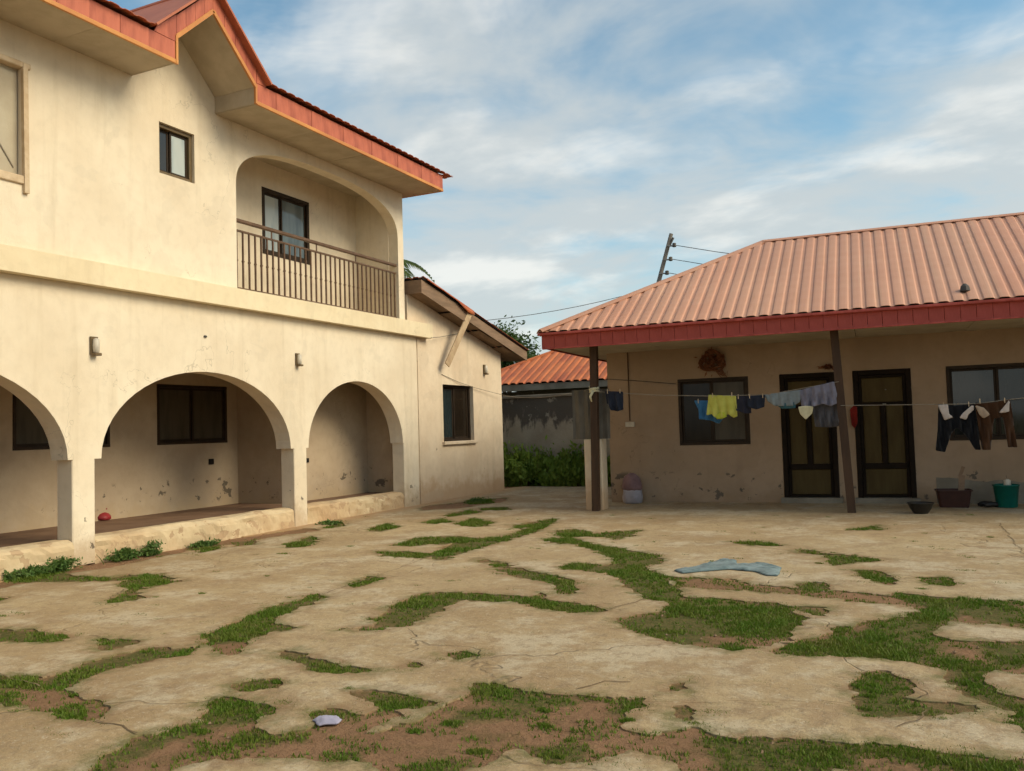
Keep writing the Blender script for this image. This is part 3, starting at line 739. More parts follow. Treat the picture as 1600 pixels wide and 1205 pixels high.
# windows inside the veranda
def slider(parent, ax, pos, a0, z0, a1, z1, split, fm, gl, gr, depth=.08, fw=.05, sign=1, inner=None):
    """sliding window: outer frame, mullion, two panes. ax = axis along its thickness; pos = outer face; sign = outward"""
    def B(lo_a, lo_z, hi_a, hi_z, d0, d1):
        d0, d1 = sorted((pos+sign*d0, pos+sign*d1)); mb = MB()
        return mb.bbox(d0, lo_a, lo_z, d1, hi_a, hi_z, .004) if ax == 0 else mb.bbox(lo_a, d0, lo_z, hi_a, d1, hi_z, .004)
    w = thing_part('window', parent)
    fr = MB()
    for q in ((a0, z0, a1, z0+fw), (a0, z1-fw, a1, z1), (a0, z0+fw, a0+fw, z1-fw), (a1-fw, z0+fw, a1, z1-fw)):
        s = B(*q, -depth, .012); fr.add(s.v, s.f)
    wo = fr.build('window', fm, parent)
    sp = a0+(a1-a0)*split; ins = inner or fm
    for lo, hi, g, d in ((a0+fw, sp, gl, -.055), (sp, a1-fw, gr, -.03)):
        st = MB()
        for q in ((lo, z0+fw, lo+.035, z1-fw), (hi-.035, z0+fw, hi, z1-fw), (lo+.035, z0+fw, hi-.035, z0+fw+.04), (lo+.035, z1-fw-.04, hi-.035, z1-fw)):
            s = B(*q, d-.02, d); st.add(s.v, s.f)
        st.build('sash', ins, wo)
        B(lo+.034, z0+fw+.039, hi-.034, z1-fw-.039, d-.013, d-.007).build('pane', g, wo)
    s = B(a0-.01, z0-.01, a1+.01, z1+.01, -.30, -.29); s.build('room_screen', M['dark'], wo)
    return wo
def thing_part(name, parent): return None
for a, b in vw: slider(house, 0, VB, a, 1.40, b, 2.42, .5, M['frame'], M['glass_grey'], M['glass_grey'])
MB().bbox(VB, 11.62, 1.02, VB+.03, 11.72, 1.12).build('socket_box', M['dark'], house)
MB().bbox(FX-1.12, 12.95, .98, FX-1.095, 13.03, 1.06).build('socket_box', M['dark'], house)

# upper storey facade, gable included: (y,z)
bal = arc(12.29, 2.26, .80, 5.34, 36, 2.6)
bal_hole = [(14.55, 3.72), *bal, (10.03, 3.72)]
fac = [(Y0, 3.72), (14.75, 3.72), (14.75, 6.36), (9.62, 6.36), (9.62, 6.56), (8.78, 7.36), (8.12, 6.72), (8.12, 6.36), (Y0, 6.36)]
W_S = (8.56, 5.16, 9.20, 5.88); W_L = (5.05, 4.56, 6.56, 5.90)
# the balcony opening touches the slab, so it is cut into the outline
fac_o = [(Y0, 3.721), (10.03, 3.721), *bal[::-1], (14.55, 3.721), (14.75, 3.721)] + fac[2:]
MB().plate(fac_o, [rect(*W_S), rect(*W_L)], 0, FX-.22, FX).build('upper_wall', M['plaster_up'], house)
MB().box(-19.0, 14.53, 3.721, FX-.22, 14.748, 6.36).build('side_wall', M['plaster_up'], house)
MB().box(-19.0, Y0, 0, -18.8, 15.1, 6.36).build('rear_wall', M['plaster_up'], house)
MB().box(-18.8, Y0, 0, FX-.3, Y0+.2, 6.36).build('side_wall', M['plaster_up'], house)
MB().box(-18.8, 14.9, 0, FX-1.4, 15.1, 3.42).build('side_wall', M['plaster_up'], house)
BB = FX-1.0
BW = (11.74, 4.70, 13.03, 5.89)
MB().plate(rect(9.2, 3.721, 14.53, 6.34), [rect(*BW)], 0, BB-.18, BB).build('balcony_wall', M['plaster_up'], house)
MB().box(BB, 9.0, 3.721, FX-.22, 9.2, 6.34).build('balcony_wall', M['plaster_up'], house)
MB().box(BB-.18, 9.0, 6.34, FX-.22, 14.53, 6.40).build('balcony_ceiling', M['soffit'], house)
slider(house, 0, BB, *BW, .42, M['frame'], M['glass_pale'], M['glass_blue'], fw=.07)
wo = slider(house, 0, FX-.06, *W_S, .42, M['frame2'], M['glass_dark'], M['glass_pale'], fw=.055, inner=M['frame'])
# big boarded window at the left: pale boards in a bare, broken timber frame
bw = MB()
for q in ((5.0, 4.50, 6.60, 4.60), (5.0, 5.88, 6.64, 5.95), (5.0, 4.60, 5.08, 5.88)): bw.bbox(FX-.16, q[0], q[1], FX+.03, q[2], q[3], .01)
bwo = bw.build('window', M['palewood'], house)
MB().beam((FX+.02, 6.585, 4.40), (FX+.015, 6.57, 5.93), .06, .05, (1, 0, 0)).build('broken_jamb', M['palewood'], bwo)
MB().bbox(FX-.10, 5.09, 4.60, FX-.07, 5.80, 5.88, .004).build('board', M['board'], bwo)
MB().bbox(FX-.115, 5.803, 4.60, FX-.085, 6.55, 5.88, .004).build('board', M['board'], bwo)
MB().beam((FX-.075, 5.9, 5.55), (FX-.075, 6.5, 4.7), .012, .006, (1, 0, 0)).build('brace_wire', M['rope'], bwo)

# balcony railing
rail = MB().bbox(FX-.10, 10.03, 4.80, FX-.04, 14.55, 4.855, .01).build('railing', M['ironwood'], house)
MB().bbox(FX-.088, 10.03, 4.655, FX-.052, 14.55, 4.685, .004).build('lower_rail', M['ironwood'], rail)
MB().bbox(FX-.088, 10.03, 3.76, FX-.052, 14.55, 3.79, .004).build('lower_rail', M['ironwood'], rail)
first = None
nb = 33
for k in range(nb):
    y = 10.10 + k*(14.50-10.10)/(nb-1)
    if first is None:
        b = MB().bbox(FX-.083, y-.013, 3.722, FX-.057, y+.013, 4.66, .003)
        b.bbox(FX-.086, y-.016, 4.19, FX-.054, y+.016, 4.22, .004)
        first = b.build('baluster', M['ironwood'], rail); y_first = y
    else: copy_to(first, rail, (0, y-y_first, (.05 if k % 3 == 1 else -.03)*0))
for y in (10.9, 12.05, 13.2):
    MB().bbox(FX-.078, y-.012, 4.685, FX-.062, y+.012, 4.80, .003).build('rail_bracket', M['ironwood'], rail)
# wall lamps
def lamp(parent, y, z, s=1.0, x=FX):
    l = MB().bbox(x, y-.055*s, z-.11*s, x+.03, y+.055*s, z+.11*s, .008).build('wall_lamp', M['frame2'], parent)
    g = MB(); g.lathe([(.012, -.10*s), (.038*s, -.085*s), (.042*s, 0), (.038*s, .075*s), (.01, .09*s)], (x+.055, y, z), 12); g.build('lamp_glass', M['plastic_white'], l, smooth=True)
    MB().bbox(x+.02, y-.045*s, z-.13*s, x+.10, y+.045*s, z-.095*s, .006).build('lamp_base', M['frame2'], l)
lamp(house, 7.49, 2.69); lamp(house, 11.39, 2.75, .9)
MB().lathe([(.006, 0), (.03, 0), (.03, .02), (.006, .03)], (FX, 9.36, 2.95), 10).build('hook', M['wire'], house)

# roof: fascia boards, orange trim, soffit, sheets
roof = MB()
rx, rz, sl_ = -8.42, 6.665, math.tan(R(13))
def main_z(x): return rz + (rx-x)*sl_
# hip roof: front slope and far end slope, sheets 2 cm thick with ribs
def sheet(parent, name, mat, O, E, S, N, u0, u1, length, start=lambda u: 0.0, period=.2, h=.03, rows=(0, 1), step=0.0):
    prof = [(0, 0), (.09, 0), (.2, .85), (.34, 1), (.62, 1), (.76, .85), (.88, 0)]
    us = []; n0 = int(math.floor(u0/period)); 
    for k in range(n0, int(math.ceil(u1/period))+1):
        for p, hh in prof:
            u = (k+p)*period
            if u0-1e-6 <= u <= u1+1e-6: us.append((u, hh*h))
    def ph(q): return float(np.interp((q/period) % 1.0, [p for p, _ in prof]+[1.0], [a for _, a in prof]+[0.0]))*h
    if not us or us[0][0] > u0+1e-4: us.insert(0, (u0, ph(u0)))
    if us[-1][0] < u1-1e-4: us.append((u1, ph(u1)))
    O, E, S, N = (np.array(q, float) for q in (O, E, S, N)); mb = MB(); vs = []; nr_ = len(rows)
    for u, hh in us:
        s0, s1 = start(u), max(start(u)+.001, length(u))
        for k, r_ in enumerate(rows): 
            vs.append(O + E*u + S*(s0+(s1-s0)*r_) + N*(hh + step*((k % 2)*1.0)))
    fs = [(i*nr_+k, i*nr_+k+1, (i+1)*nr_+k+1, (i+1)*nr_+k) for i in range(len(us)-1) for k in range(nr_-1)]
    mb.add(vs, fs); o_ = mb.build(name, mat, parent, fix=False)
    md = o_.modifiers.new('thick', 'SOLIDIFY'); md.thickness = .006; md.offset = -1
    return o_
c13, s13 = math.cos(R(13)), math.sin(R(13))
REND = 15.30; RRUN = 5.6
rf = MB().add([(rx-RRUN, Y0-.5, main_z(rx-RRUN)-.05), (rx-RRUN, REND-RRUN, main_z(rx-RRUN)-.05), (FX-.3, REND-1.2, main_z(FX-.3)-.05), (FX-.3, Y0-.5, main_z(FX-.3)-.05),
               (-19.6, Y0-.5, rz-.04), (-19.6, REND-.05, rz-.04)], [(0, 3, 2, 1), (1, 2, 5), (0, 1, 5, 4)]).build('roof', M['roofred'], house)
gy, gz_, gh = 8.78, 7.66, .93
def gable_cut(q):                     # the main sheets stop where they meet the cross gable
    zg = gz_-abs(q-gy)*gh
    return max(0.0, (zg-rz)/sl_)/c13 if 7.711 < q < 9.849 else 0.0
u = Y0-.5
while u < REND-.01:
    u2 = min(u+1.0, REND)
    for c_ in (7.71, 9.85):
        if u < c_-.01 < u2-.01: u2 = c_
    sheet(rf, 'roof_sheet', M['roofred'], (rx, 0, rz), (0, 1, 0), (-c13, 0, s13), (s13, 0, c13), u, u2, lambda q: min(RRUN, REND-q+.001)/c13, start=gable_cut, h=.014)
    u = u2
u = rx-RRUN*2
while u < rx-.01:
    u2 = min(u+1.4, rx)
    sheet(rf, 'roof_sheet', M['roofred'], (0, REND, rz), (1, 0, 0), (0, -c13, s13), (0, s13, c13), u, u2, lambda q: min(RRUN, rx-q+.001, q-(rx-RRUN*2)+.001)/c13, h=.014)
    u = u2
# cross gable: ridge at y=8.78, slopes of about 43 degrees running back into the main slope
back_x = rx - (gz_-rz)/sl_
for sgn, run in ((-1, 1.06), (1, 1.06)):
    nx = 8
    vs = []; 
    ye = gy+sgn*run; ze = gz_-run*gh
    bx = lambda z: rx-(z-rz)/sl_-.05
    t = MB(); t.add([(rx+.02, gy, gz_), (rx+.02, ye, ze), (min(rx, bx(ze)), ye, ze), (back_x, gy, gz_)], [(0, 1, 2, 3)])
    g = t.build('gable_sheet', M['roofred'], rf); md = g.modifiers.new('thick', 'SOLIDIFY'); md.thickness = .03
MB().tube([(rx+.03, gy, gz_+.01), (back_x, gy, gz_+.01)], .05, 8).build('ridge_cap', M['roofred'], rf)
# fascia: separate panels about 0.42 m long with fine seams, orange trim board along the bottom
def fascia_run(parent, y0, y1, z0, z1, x, mat, trim=True, L=.42):
    n = max(1, round((y1-y0)/L)); w = (y1-y0)/n
    f = MB().bbox(x-.02, y0+.002, z0+.05, x, y0+w-.002, z1, .003).build('fascia_panel', mat, parent)
    for k in range(1, n): copy_to(f, parent, ((.004 if k % 2 else 0), w*k, 0))
    if trim: MB().bbox(x-.022, y0, z0, x+.012, y1, z0+.055, .004).build('fascia_trim', M['trim'], parent)
fascia_run(rf, Y0-.4, 8.10, 6.35, 6.64, EAVE_X, M['fascia'])
fascia_run(rf, 9.62, 15.02, 6.31, 6.63, EAVE_X, M['fascia'])
n = 8                                                           # end fascia round the corner
fe = MB().box(EAVE_X-.5, 15.0, 6.365, EAVE_X-.024, 15.02, 6.63).build('fascia_panel', M['fascia'], rf)
for k in range(1, n): copy_to(fe, rf, (-k*.48, 0, 0))
MB().bbox(-14, 14.998, 6.312, EAVE_X-.024, 15.03, 6.366, .004).build('fascia_trim', M['trim'], rf)
# raking fascia of the gable, with trim below, and short upright pieces at its feet
def rake(a, b, lowz):
    a = Vector((EAVE_X, *a)); b = Vector((EAVE_X, *b)); d = (b-a)
    n = 4
    for k in range(n):
        p = a+d*(k/n+.003); q = a+d*((k+1)/n-.003); p2 = p+Vector((0, 0, .30)); q2 = q+Vector((0, 0, .30)); off = Vector((-.02, 0, 0))
        MB().add([p, q, q2, p2, p+off, q+off, q2+off, p2+off], [(0,1,2,3),(7,6,5,4),(0,4,5,1),(1,5,6,2),(2,6,7,3),(3,7,4,0)]).build('fascia_panel', M['fascia'], rf)
    MB().beam(a+Vector((-.005, 0, .02)), b+Vector((-.005, 0, .02)), .034, .055, (0, -d.z, d.y)).build('fascia_trim', M['trim'], rf)
MB().plate([(7.76, 6.645), (8.125, 6.645), (8.125, 7.01), (7.80, 6.72)], [], 0, EAVE_X-.02, EAVE_X+.002).build('fascia_panel', M['fascia'], rf)
MB().plate([(9.625, 6.635), (9.82, 6.635), (9.80, 6.68), (9.625, 6.84)], [], 0, EAVE_X-.02, EAVE_X+.002).build('fascia_panel', M['fascia'], rf)
rake((8.13, 6.70), (8.78, 7.32), 0); rake((8.78, 7.32), (9.62, 6.54), 0)
MB().bbox(EAVE_X-.025, 8.105, 6.35, EAVE_X+.014, 8.145, 6.73, .004).build('fascia_trim', M['trim'], rf)
MB().bbox(EAVE_X-.025, 9.585, 6.32, EAVE_X+.014, 9.625, 6.56, .004).build('fascia_trim', M['trim'], rf)
# soffit boards, flat and raking
for y0, y1, z in ((Y0-.4, 8.10, 6.355), (9.63, 15.0, 6.318)):
    n = max(1, round((y1-y0)/1.2)); w = (y1-y0)/n
    f = MB().box(FX-.1, y0+.004, z, EAVE_X-.022, y0+w-.004, z+.015).build('soffit_board', M['soffit'], rf)
    for k in range(1, n): copy_to(f, rf, (0, w*k, .003*(k % 2)))
MB().box(-14, 14.748, 6.318, FX-.1, 14.998, 6.333).build('soffit_board', M['soffit'], rf)
for a, b in (((8.12, 6.72), (8.78, 7.35)), ((8.78, 7.35), (9.62, 6.57))):
    MB().add([(FX-.05, *a), (FX-.05, *b), (EAVE_X-.022, *b), (EAVE_X-.022, *a), (FX-.05, a[0], a[1]+.02), (FX-.05, b[0], b[1]+.02), (EAVE_X-.022, b[0], b[1]+.02), (EAVE_X-.022, a[0], a[1]+.02)],
             [(0,1,2,3),(4,5,6,7),(0,1,5,4),(2,3,7,6)]).build('soffit_board', M['soffit'], rf)
MB().box(FX-.05, 8.10, 6.356, EAVE_X-.025, 8.116, 6.73).build('soffit_cheek', M['soffit'], rf)
MB().box(FX-.05, 9.612, 6.33, EAVE_X-.025, 9.628, 6.57).build('soffit_cheek', M['soffit'], rf)
MB().box(-19.4, Y0-.4, 6.37, FX-.1, 14.9, 6.39).build('attic_floor', M['dark'], rf)

# ================================================================== LOW ANNEX beyond the house
AX = FX-.015; AS = .224; AP = 14.88; AE = 19.90; AZ = 4.55; AO = AX+.355
def az(y): return AZ-(y-AP)*AS
annex = thing('annex', 'low cream annex with sloping weathered verge beside the two storey house', 'building', (-12.0, 17.1, 0))
AW = (16.22, 1.26, 17.62, 2.50)
MB().plate([(15.152, 0), (19.12, 0), (19.12, az(19.12)-.24), (14.86, az(14.86)-.24), (14.86, 3.73), (15.152, 3.73)], [rect(*AW)], 0, AX-.2, AX).build('wall', M['annex'], annex)
MB().plate([(-16.0, 0), (AX-.2, 0), (AX-.2, az(19.12)-.24), (-16.0, az(19.12)-.24)], [], 1, 18.92, 19.12).build('wall', M['annex'], annex)
MB().bbox(AX, 15.19, .0, AX+.018, 15.30, 3.40, .004).build('pilaster', M['annex'], annex)
slider(annex, 0, AX-.10, *AW, .5, M['frame'], M['glass_deep'], M['glass_brown'], fw=.05)
MB().bbox(AX-.02, AW[0]-.06, AW[1]-.07, AX+.06, AW[2]+.06, AW[1]-.002, .008).build('window_sill', M['annex'], annex)
lamp(annex, 18.2, 2.92, 1.0, AX)
ar = MB().add([(AO+.03, AP-.03, az(AP)+.02), (AO+.03, AE+.03, az(AE)+.02), (-16.4, AE+.03, az(AE)+.02), (-16.4, AP-.03, az(AP)+.02)], [(0, 1, 2, 3)]).build('roof', M['dark'], annex)
md = ar.modifiers.new('thick', 'SOLIDIFY'); md.thickness = .03; md.offset = 1
ca, sa = 1/math.hypot(1, AS), AS/math.hypot(1, AS)
for k in range(5):
    u0 = -(AO+.06)+k*1.5
    sheet(ar, 'roof_sheet', M['rustroof'], (0, AP-.04, az(AP)+.035), (-1, 0, 0), (0, ca, -sa), (0, sa, ca), u0, u0+1.5, lambda q: (AE-AP+.08)/ca)
# verge boards, two lengths, the upper one split
def verge(y0, y1, h, dx, sag=0.0):
    a, b = az(y0)-h, az(y1)-h
    MB().add([(AO+dx, y0, a+sag), (AO+dx, y1, b), (AO+dx, y1, az(y1)), (AO+dx, y0, az(y0)), (AO+dx-.025, y0, a+sag), (AO+dx-.025, y1, b), (AO+dx-.025, y1, az(y1)), (AO+dx-.025, y0, az(y0))],
             [(0,1,2,3),(7,6,5,4),(0,4,5,1),(1,5,6,2),(2,6,7,3),(3,7,4,0)]).build('verge_board', M['oldwood'], ar)
verge(AP, 16.86, .27, 0); verge(16.865, AE, .22, .006)
MB().box(AX-.3, AP-.025, az(AP)-.27, AO, AP, az(AP)).build('end_board', M['oldwood'], ar)
MB().box(-16, AE, az(AE)-.2, AO, AE+.025, az(AE)).build('end_board', M['oldwood'], ar)
n = 4
for k in range(n):
    y0 = AP+(AE-AP)*k/n+.004; y1 = AP+(AE-AP)*(k+1)/n-.004
    MB().add([(AX-.15, y0, az(y0)-.255), (AO-.026, y0, az(y0)-.245), (AO-.026, y1, az(y1)-.215), (AX-.15, y1, az(y1)-.215)], [(0, 1, 2, 3)]).build('soffit_board', M['oldwood'], ar)
# orange sheet edge turned down over the verge
lip = MB(); ys = np.linspace(15.0, 17.0, 15); vs = []
for i, y in enumerate(ys):
    dz = -.02-.09*math.exp(-((y-16.75)/.35)**2) - .02*fbm(np.array([y]), np.array([1.]), 3, 2)[0]
    vs += [(AO-.05, y, az(y)+.075), (AO+.055, y, az(y)+.07), (AO+.075, y, az(y)+.05+dz)]
lip.add(vs, [(i*3+k, i*3+k+1, i*3+k+4, i*3+k+3) for i in range(14) for k in (0, 1)])
lo_ = lip.build('sheet_edge', M['rustroof'], ar, smooth=True); md = lo_.modifiers.new('t', 'SOLIDIFY'); md.thickness = .012
MB().beam((AO+.03, 16.86, 4.10), (AO-.16, 16.10, 2.90), .16, .025, (1, 0, .2)).build('loose_plank', M['plank'], ar)

# ================================================================== BUNGALOW (right), its own frame u,v
WV = 16.5; WL = -4.76; WR = 9.5
bung = thing('bungalow', 'low bungalow with faded pink ribbed roof and porch posts', 'house', (1.5, 18.5, 0), FRAME_R)
B1 = (-3.37, 1.08, -2.06, 2.34); B2 = (1.24, 1.07, 2.95, 2.34); B3 = (4.1, 1.07, 5.5, 2.34)
D1 = (-1.50, -.555); D2 = (-.25, .69); D3 = (6.3, 7.2)
doors = (D1, D2, D3); wins = (B1, B2, B3)
MB().plate([(WL, -.05), *[q for a, b in doors for q in ((a, -.05), (a, 2.34), (b, 2.34), (b, -.05))], (WR, -.05), (WR, 2.96), (WL, 2.96)],
           [rect(*w) for w in wins], 1, WV, WV+.2).build('wall', M['bung'], bung)
MB().box(WL, WV+.2, -.05, WL+.2, 20.6, 2.96).build('wall', M['bung'], bung)
MB().box(WR-.2, WV+.2, -.05, WR, 20.6, 2.96).build('wall', M['bung'], bung)
MB().box(WL, 20.6, -.05, WR, 20.8, 2.96).build('wall', M['bung'], bung)
slider(bung, 1, WV, *B1, .48, M['frame'], M['glass_brown'], M['glass_grey'], sign=-1, fw=.055)
slider(bung, 1, WV, *B2, .44, M['frame'], M['glass_dark'], M['glass_dark'], sign=-1, fw=.055)
slider(bung, 1, WV, *B3, .5, M['frame'], M['glass_dark'], M['glass_dark'], sign=-1, fw=.055)
def door(a, b):
    z0, z1 = .10, 2.34; f = .085
    fr = MB()
    for q in ((a, z0, a+f, z1), (b-f, z0, b, z1), (a+f, z1-f, b-f, z1)): fr.bbox(q[0], WV-.02, q[1], q[2], WV+.10, q[3], .008)
    d = fr.build('door', M['doorframe'], bung)
    ia, ib = a+f, b-f; m = (ia+ib)/2; s = .055; y0, y1 = WV+.03, WV+.075
    lf = MB()
    rails = [z0+.01, z0+.13, .62, .72, 1.70, 1.78, 2.18, z1-f]
    for q in ((ia, rails[0], ib, z0+.05), (ia, .60, ib, .70), (ia, 1.71, ib, 1.77), (ia, z1-f-.05, ib, z1-f-.002), (ia, z0+.05, ia+s, z1-f-.05), (ib-s, z0+.05, ib, z1-f-.05), (m-.045, .70, m+.045, 1.71)):
        lf.bbox(q[0]+.001, y0, q[1], q[2]-.001, y1, q[3], .006)
    lf.build('door_leaf', M['doorframe'], d)
    for q in ((ia+s, z0+.05, ib-s, .60), (ia+s, .70, m-.045, 1.71), (m+.045, .70, ib-s, 1.71), (ia+s, 1.77, ib-s, z1-f-.05)):
        p = MB().bbox(q[0]+.002, y0+.022, q[1]+.002, q[2]-.002, y1-.004, q[3]-.002, .012); p.build('door_panel', M['door'], d)
    MB().tube([(m+.0, y0-.03, 1.735), (m+.05, y0-.03, 1.735), (m+.05, y0+.004, 1.735)], .011, 6).build('door_handle', M['metal'], d)
    MB().lathe([(.004, 0), (.016, 0), (.012, .015)], (m+.06, y0+.016, 1.98), 8).build('door_knob', M['metal'], d)
    MB().box(a-.05, WV-.14, -.05, b+.05, WV+.19, .099).build('door_step', M['cement'], d)
for a, b in doors: door(a, b)
# porch: soffit panels, posts, fascia, roof
EV0 = 14.40; EU0 = -5.32; EUR = 10.1; RUNR = 3.5; EZ = 3.175; SR = (5.06-EZ)/RUNR
for i in range(9):
    u0 = EU0+.03+i*1.71
    MB().box(u0+.004, EV0+.025, 2.925+.003*(i % 2), u0+1.706, WV-.001, 2.94).build('soffit_panel', M['soffit'], bung)
MB().box(EU0+.03, WV, 2.93, WL-.001, 21.3, 2.945).build('soffit_panel', M['soffit'], bung)
for (ub, ut) in ((-4.56, -4.50), (-.33, -.47), (3.95, 3.9), (8.0, 8.0)):
    MB().beam((ub, 14.80, -.06), (ut, 14.80, 2.924), .125, .125, (0, 1, 0)).build('post', M['post'], bung)
rb = MB().add([(EU0-.03, EV0-.03, EZ), (EUR, EV0-.03, EZ), (EUR-RUNR, EV0+RUNR, EZ+RUNR*SR), (EU0+RUNR, EV0+RUNR, EZ+RUNR*SR), (EU0-.03, EV0+2*RUNR, EZ), (EUR, EV0+2*RUNR, EZ)],
              [(0, 1, 2, 3), (0, 3, 4), (1, 5, 2), (3, 2, 5, 4)]).build('roof', M['dark'], bung)
cs = 1/math.hypot(1, SR); sn = SR*cs; ROWS = [i/22 for i in range(23)]
w = .8; k = 0; u = EU0-.05
while u < EUR:
    u2 = min(u+w, EUR+.05)
    sheet(rb, 'roof_sheet', M['roofpink'], (0, EV0-.06, EZ+.008), (1, 0, 0), (0, cs, sn), (0, -sn, cs), u, u2,
          lambda q: min(RUNR+.06, q-(EU0-.06)+.001, EUR+.06-q+.001)/cs, period=.2, h=.021, rows=ROWS, step=.003)
    u = u2
vv = EV0-.05
while vv < EV0+2*RUNR:
    v2 = min(vv+w, EV0+2*RUNR+.05)
    sheet(rb, 'roof_sheet', M['roofpink'], (EU0-.06, 0, EZ+.008), (0, 1, 0), (cs, 0, sn), (-sn, 0, cs), vv, v2,
          lambda q: min(RUNR, q-(EV0-.06)+.001, EV0+2*RUNR+.06-q+.001)/cs, period=.2, h=.021)
    vv = v2
def cap(a, b, w=.13, h=.05):
    a = Vector(a); b = Vector(b); d = (b-a).normalized(); s_ = d.cross(Vector((0, 0, 1))).normalized(); n = 12; vs = []
    for i in range(n+1):
        p = a.lerp(b, i/n)
        vs += [p-s_*w-Vector((0, 0, h*.9)), p-s_*w*.45+Vector((0, 0, .0)), p+Vector((0, 0, h*.35)), p+s_*w*.45, p+s_*w-Vector((0, 0, h*.9))]
    mb = MB().add(vs, [(i*5+k, i*5+k+1, i*5+k+6, i*5+k+5) for i in range(n) for k in range(4)])
    o_ = mb.build('ridge_cap', M['roofpink'], rb); md = o_.modifiers.new('t', 'SOLIDIFY'); md.thickness = .01
ZT = EZ+RUNR*SR+.065
cap((EU0-.04, EV0-.05, EZ+.06), (EU0+RUNR, EV0+RUNR, ZT)); cap((EU0+RUNR, EV0+RUNR, ZT), (EUR-RUNR, EV0+RUNR, ZT)); cap((EUR+.04, EV0-.05, EZ+.06), (EUR-RUNR, EV0+RUNR, ZT))
n = 72; w = (EUR-EU0)/n                                        # fascia: pressed panels with seams
f = MB().bbox(EU0+.002, EV0, 2.905, EU0+w-.002, EV0+.02, 3.14, .004).build('fascia_panel', M['fasciar'], bung)
for k in range(1, n): copy_to(f, bung, (w*k, .004*(k % 2), 0))
MB().bbox(EU0-.01, EV0-.008, 2.885, EUR, EV0+.024, 2.912, .004).build('fascia_trim', M['fasciar'], bung)
MB().bbox(EU0-.07, EV0-.075, 3.135, EUR+.07, EV0+.01, 3.178, .008).build('gutter_edge', M['fasciar'], bung)
n = 32; w = 7.0/n
f = MB().bbox(EU0-.022, EV0+.002, 2.905, EU0-.002, EV0+w-.002, 3.14, .004).build('fascia_panel', M['fasciar'], bung)
for k in range(1, n): copy_to(f, bung, (.004*(k % 2), w*k, 0))
MB().bbox(EU0-.075, EV0+.01, 3.135, EU0-.02, EV0+7.0, 3.178, .008).build('gutter_edge', M['fasciar'], bung)
# wiring on the wall
MB().tube([(-4.33, WV-.012, 2.92), (-4.33, WV-.012, 1.58)], .011, 6).build('conduit', M['post'], bung)
MB().bbox(-4.42, WV-.03, 1.46, -4.24, WV+.002, 1.56, .006).build('switch_box', M['plastic_white'], bung)
MB().tube([(WL, WV-.01, 2.42), (-4.2, WV-.012, 2.36), (-3.40, WV-.01, 2.26)], .006, 5).build('cable', M['wire'], bung)
# worn cement patch low on the wall by the big window
cp = MB(); us = np.linspace(1.0, 4.2, 34); vs = []
for q in us: vs += [(q, WV-.006, -.03), (q, WV-.006, .42+.10*fbm(np.array([q]), np.array([0.]), 1.7, 4, 3)[0])]
cp.add(vs, [(2*i, 2*i+2, 2*i+3, 2*i+1) for i in range(33)]).build('cement_patch', M['cement'], bung)
# lump of rubbish caught on the roof edge
MB().lathe([(.02, -.03), (.075, 0), (.06, .07), (.02, .11)], (1.42, EV0+.25, EZ+.20), 9).build('vent_stub', M['wire'], rb)

# ================================================================== PASSAGE: compound wall, house behind, pier, sheet
cw = thing('compound_wall', 'stained grey compound wall closing the passage behind the green bushes', 'wall', (-8.5, 21.1, 0))
MB().box(-15.5, 21.0, -.05, -4.2, 21.2, 2.30).build('wall', M['oldwall'], cw)
for k in range(6):
    MB().bbox(-15.5+k*1.9+.004, 20.95, 2.301, -15.5+(k+1)*1.9-.004, 21.25, 2.37+.008*(k % 2), .01).build('coping', M['cement'], cw)

bh = thing('rear_house', 'small house behind the compound wall with rusty orange ribbed roof', 'house', (-9.0, 28.0, 0))
XC, XR, HY, HZ, HR, HS = -13.75, -1.5, 25.0, 2.90, 4.2, .47
MB().box(XC+.6, HY+.7, -.05, XR-.6, HY+8, 2.70).build('wall', M['oldwall'], bh)
rb2 = MB().add([(XC, HY, HZ-.02), (XR, HY, HZ-.02), (XR-HR, HY+HR, HZ+HR*HS-.02), (XC+HR, HY+HR, HZ+HR*HS-.02), (XC, HY+2*HR, HZ-.02), (XR, HY+2*HR, HZ-.02)], [(0, 1, 2, 3), (0, 3, 4), (1, 5, 2), (3, 2, 5, 4)]).build('roof', M['dark'], bh)
ch, sh = 1/math.hypot(1, HS), HS/math.hypot(1, HS)
u = XC
while u < XR-.01:
    u2 = min(u+1.35, XR)
    sheet(rb2, 'roof_sheet', M['rustroof'], (0, HY-.05, HZ), (1, 0, 0), (0, ch, sh), (0, -sh, ch), u, u2, lambda q: min(HR, q-XC+.001, XR-q+.001)/ch, period=.27, h=.05)
    u = u2
MB().bbox(XC, HY-.01, HZ-.21, XR, HY+.02, HZ-.005, .005).build('fascia_board', M['cement'], bh)
MB().tube([(XC, HY, HZ+.05), (XC+HR, HY+HR, HZ+HR*HS+.06), (XR-HR, HY+HR, HZ+HR*HS+.06)], .07, 6).build('ridge_cap', M['rustroof'], bh)

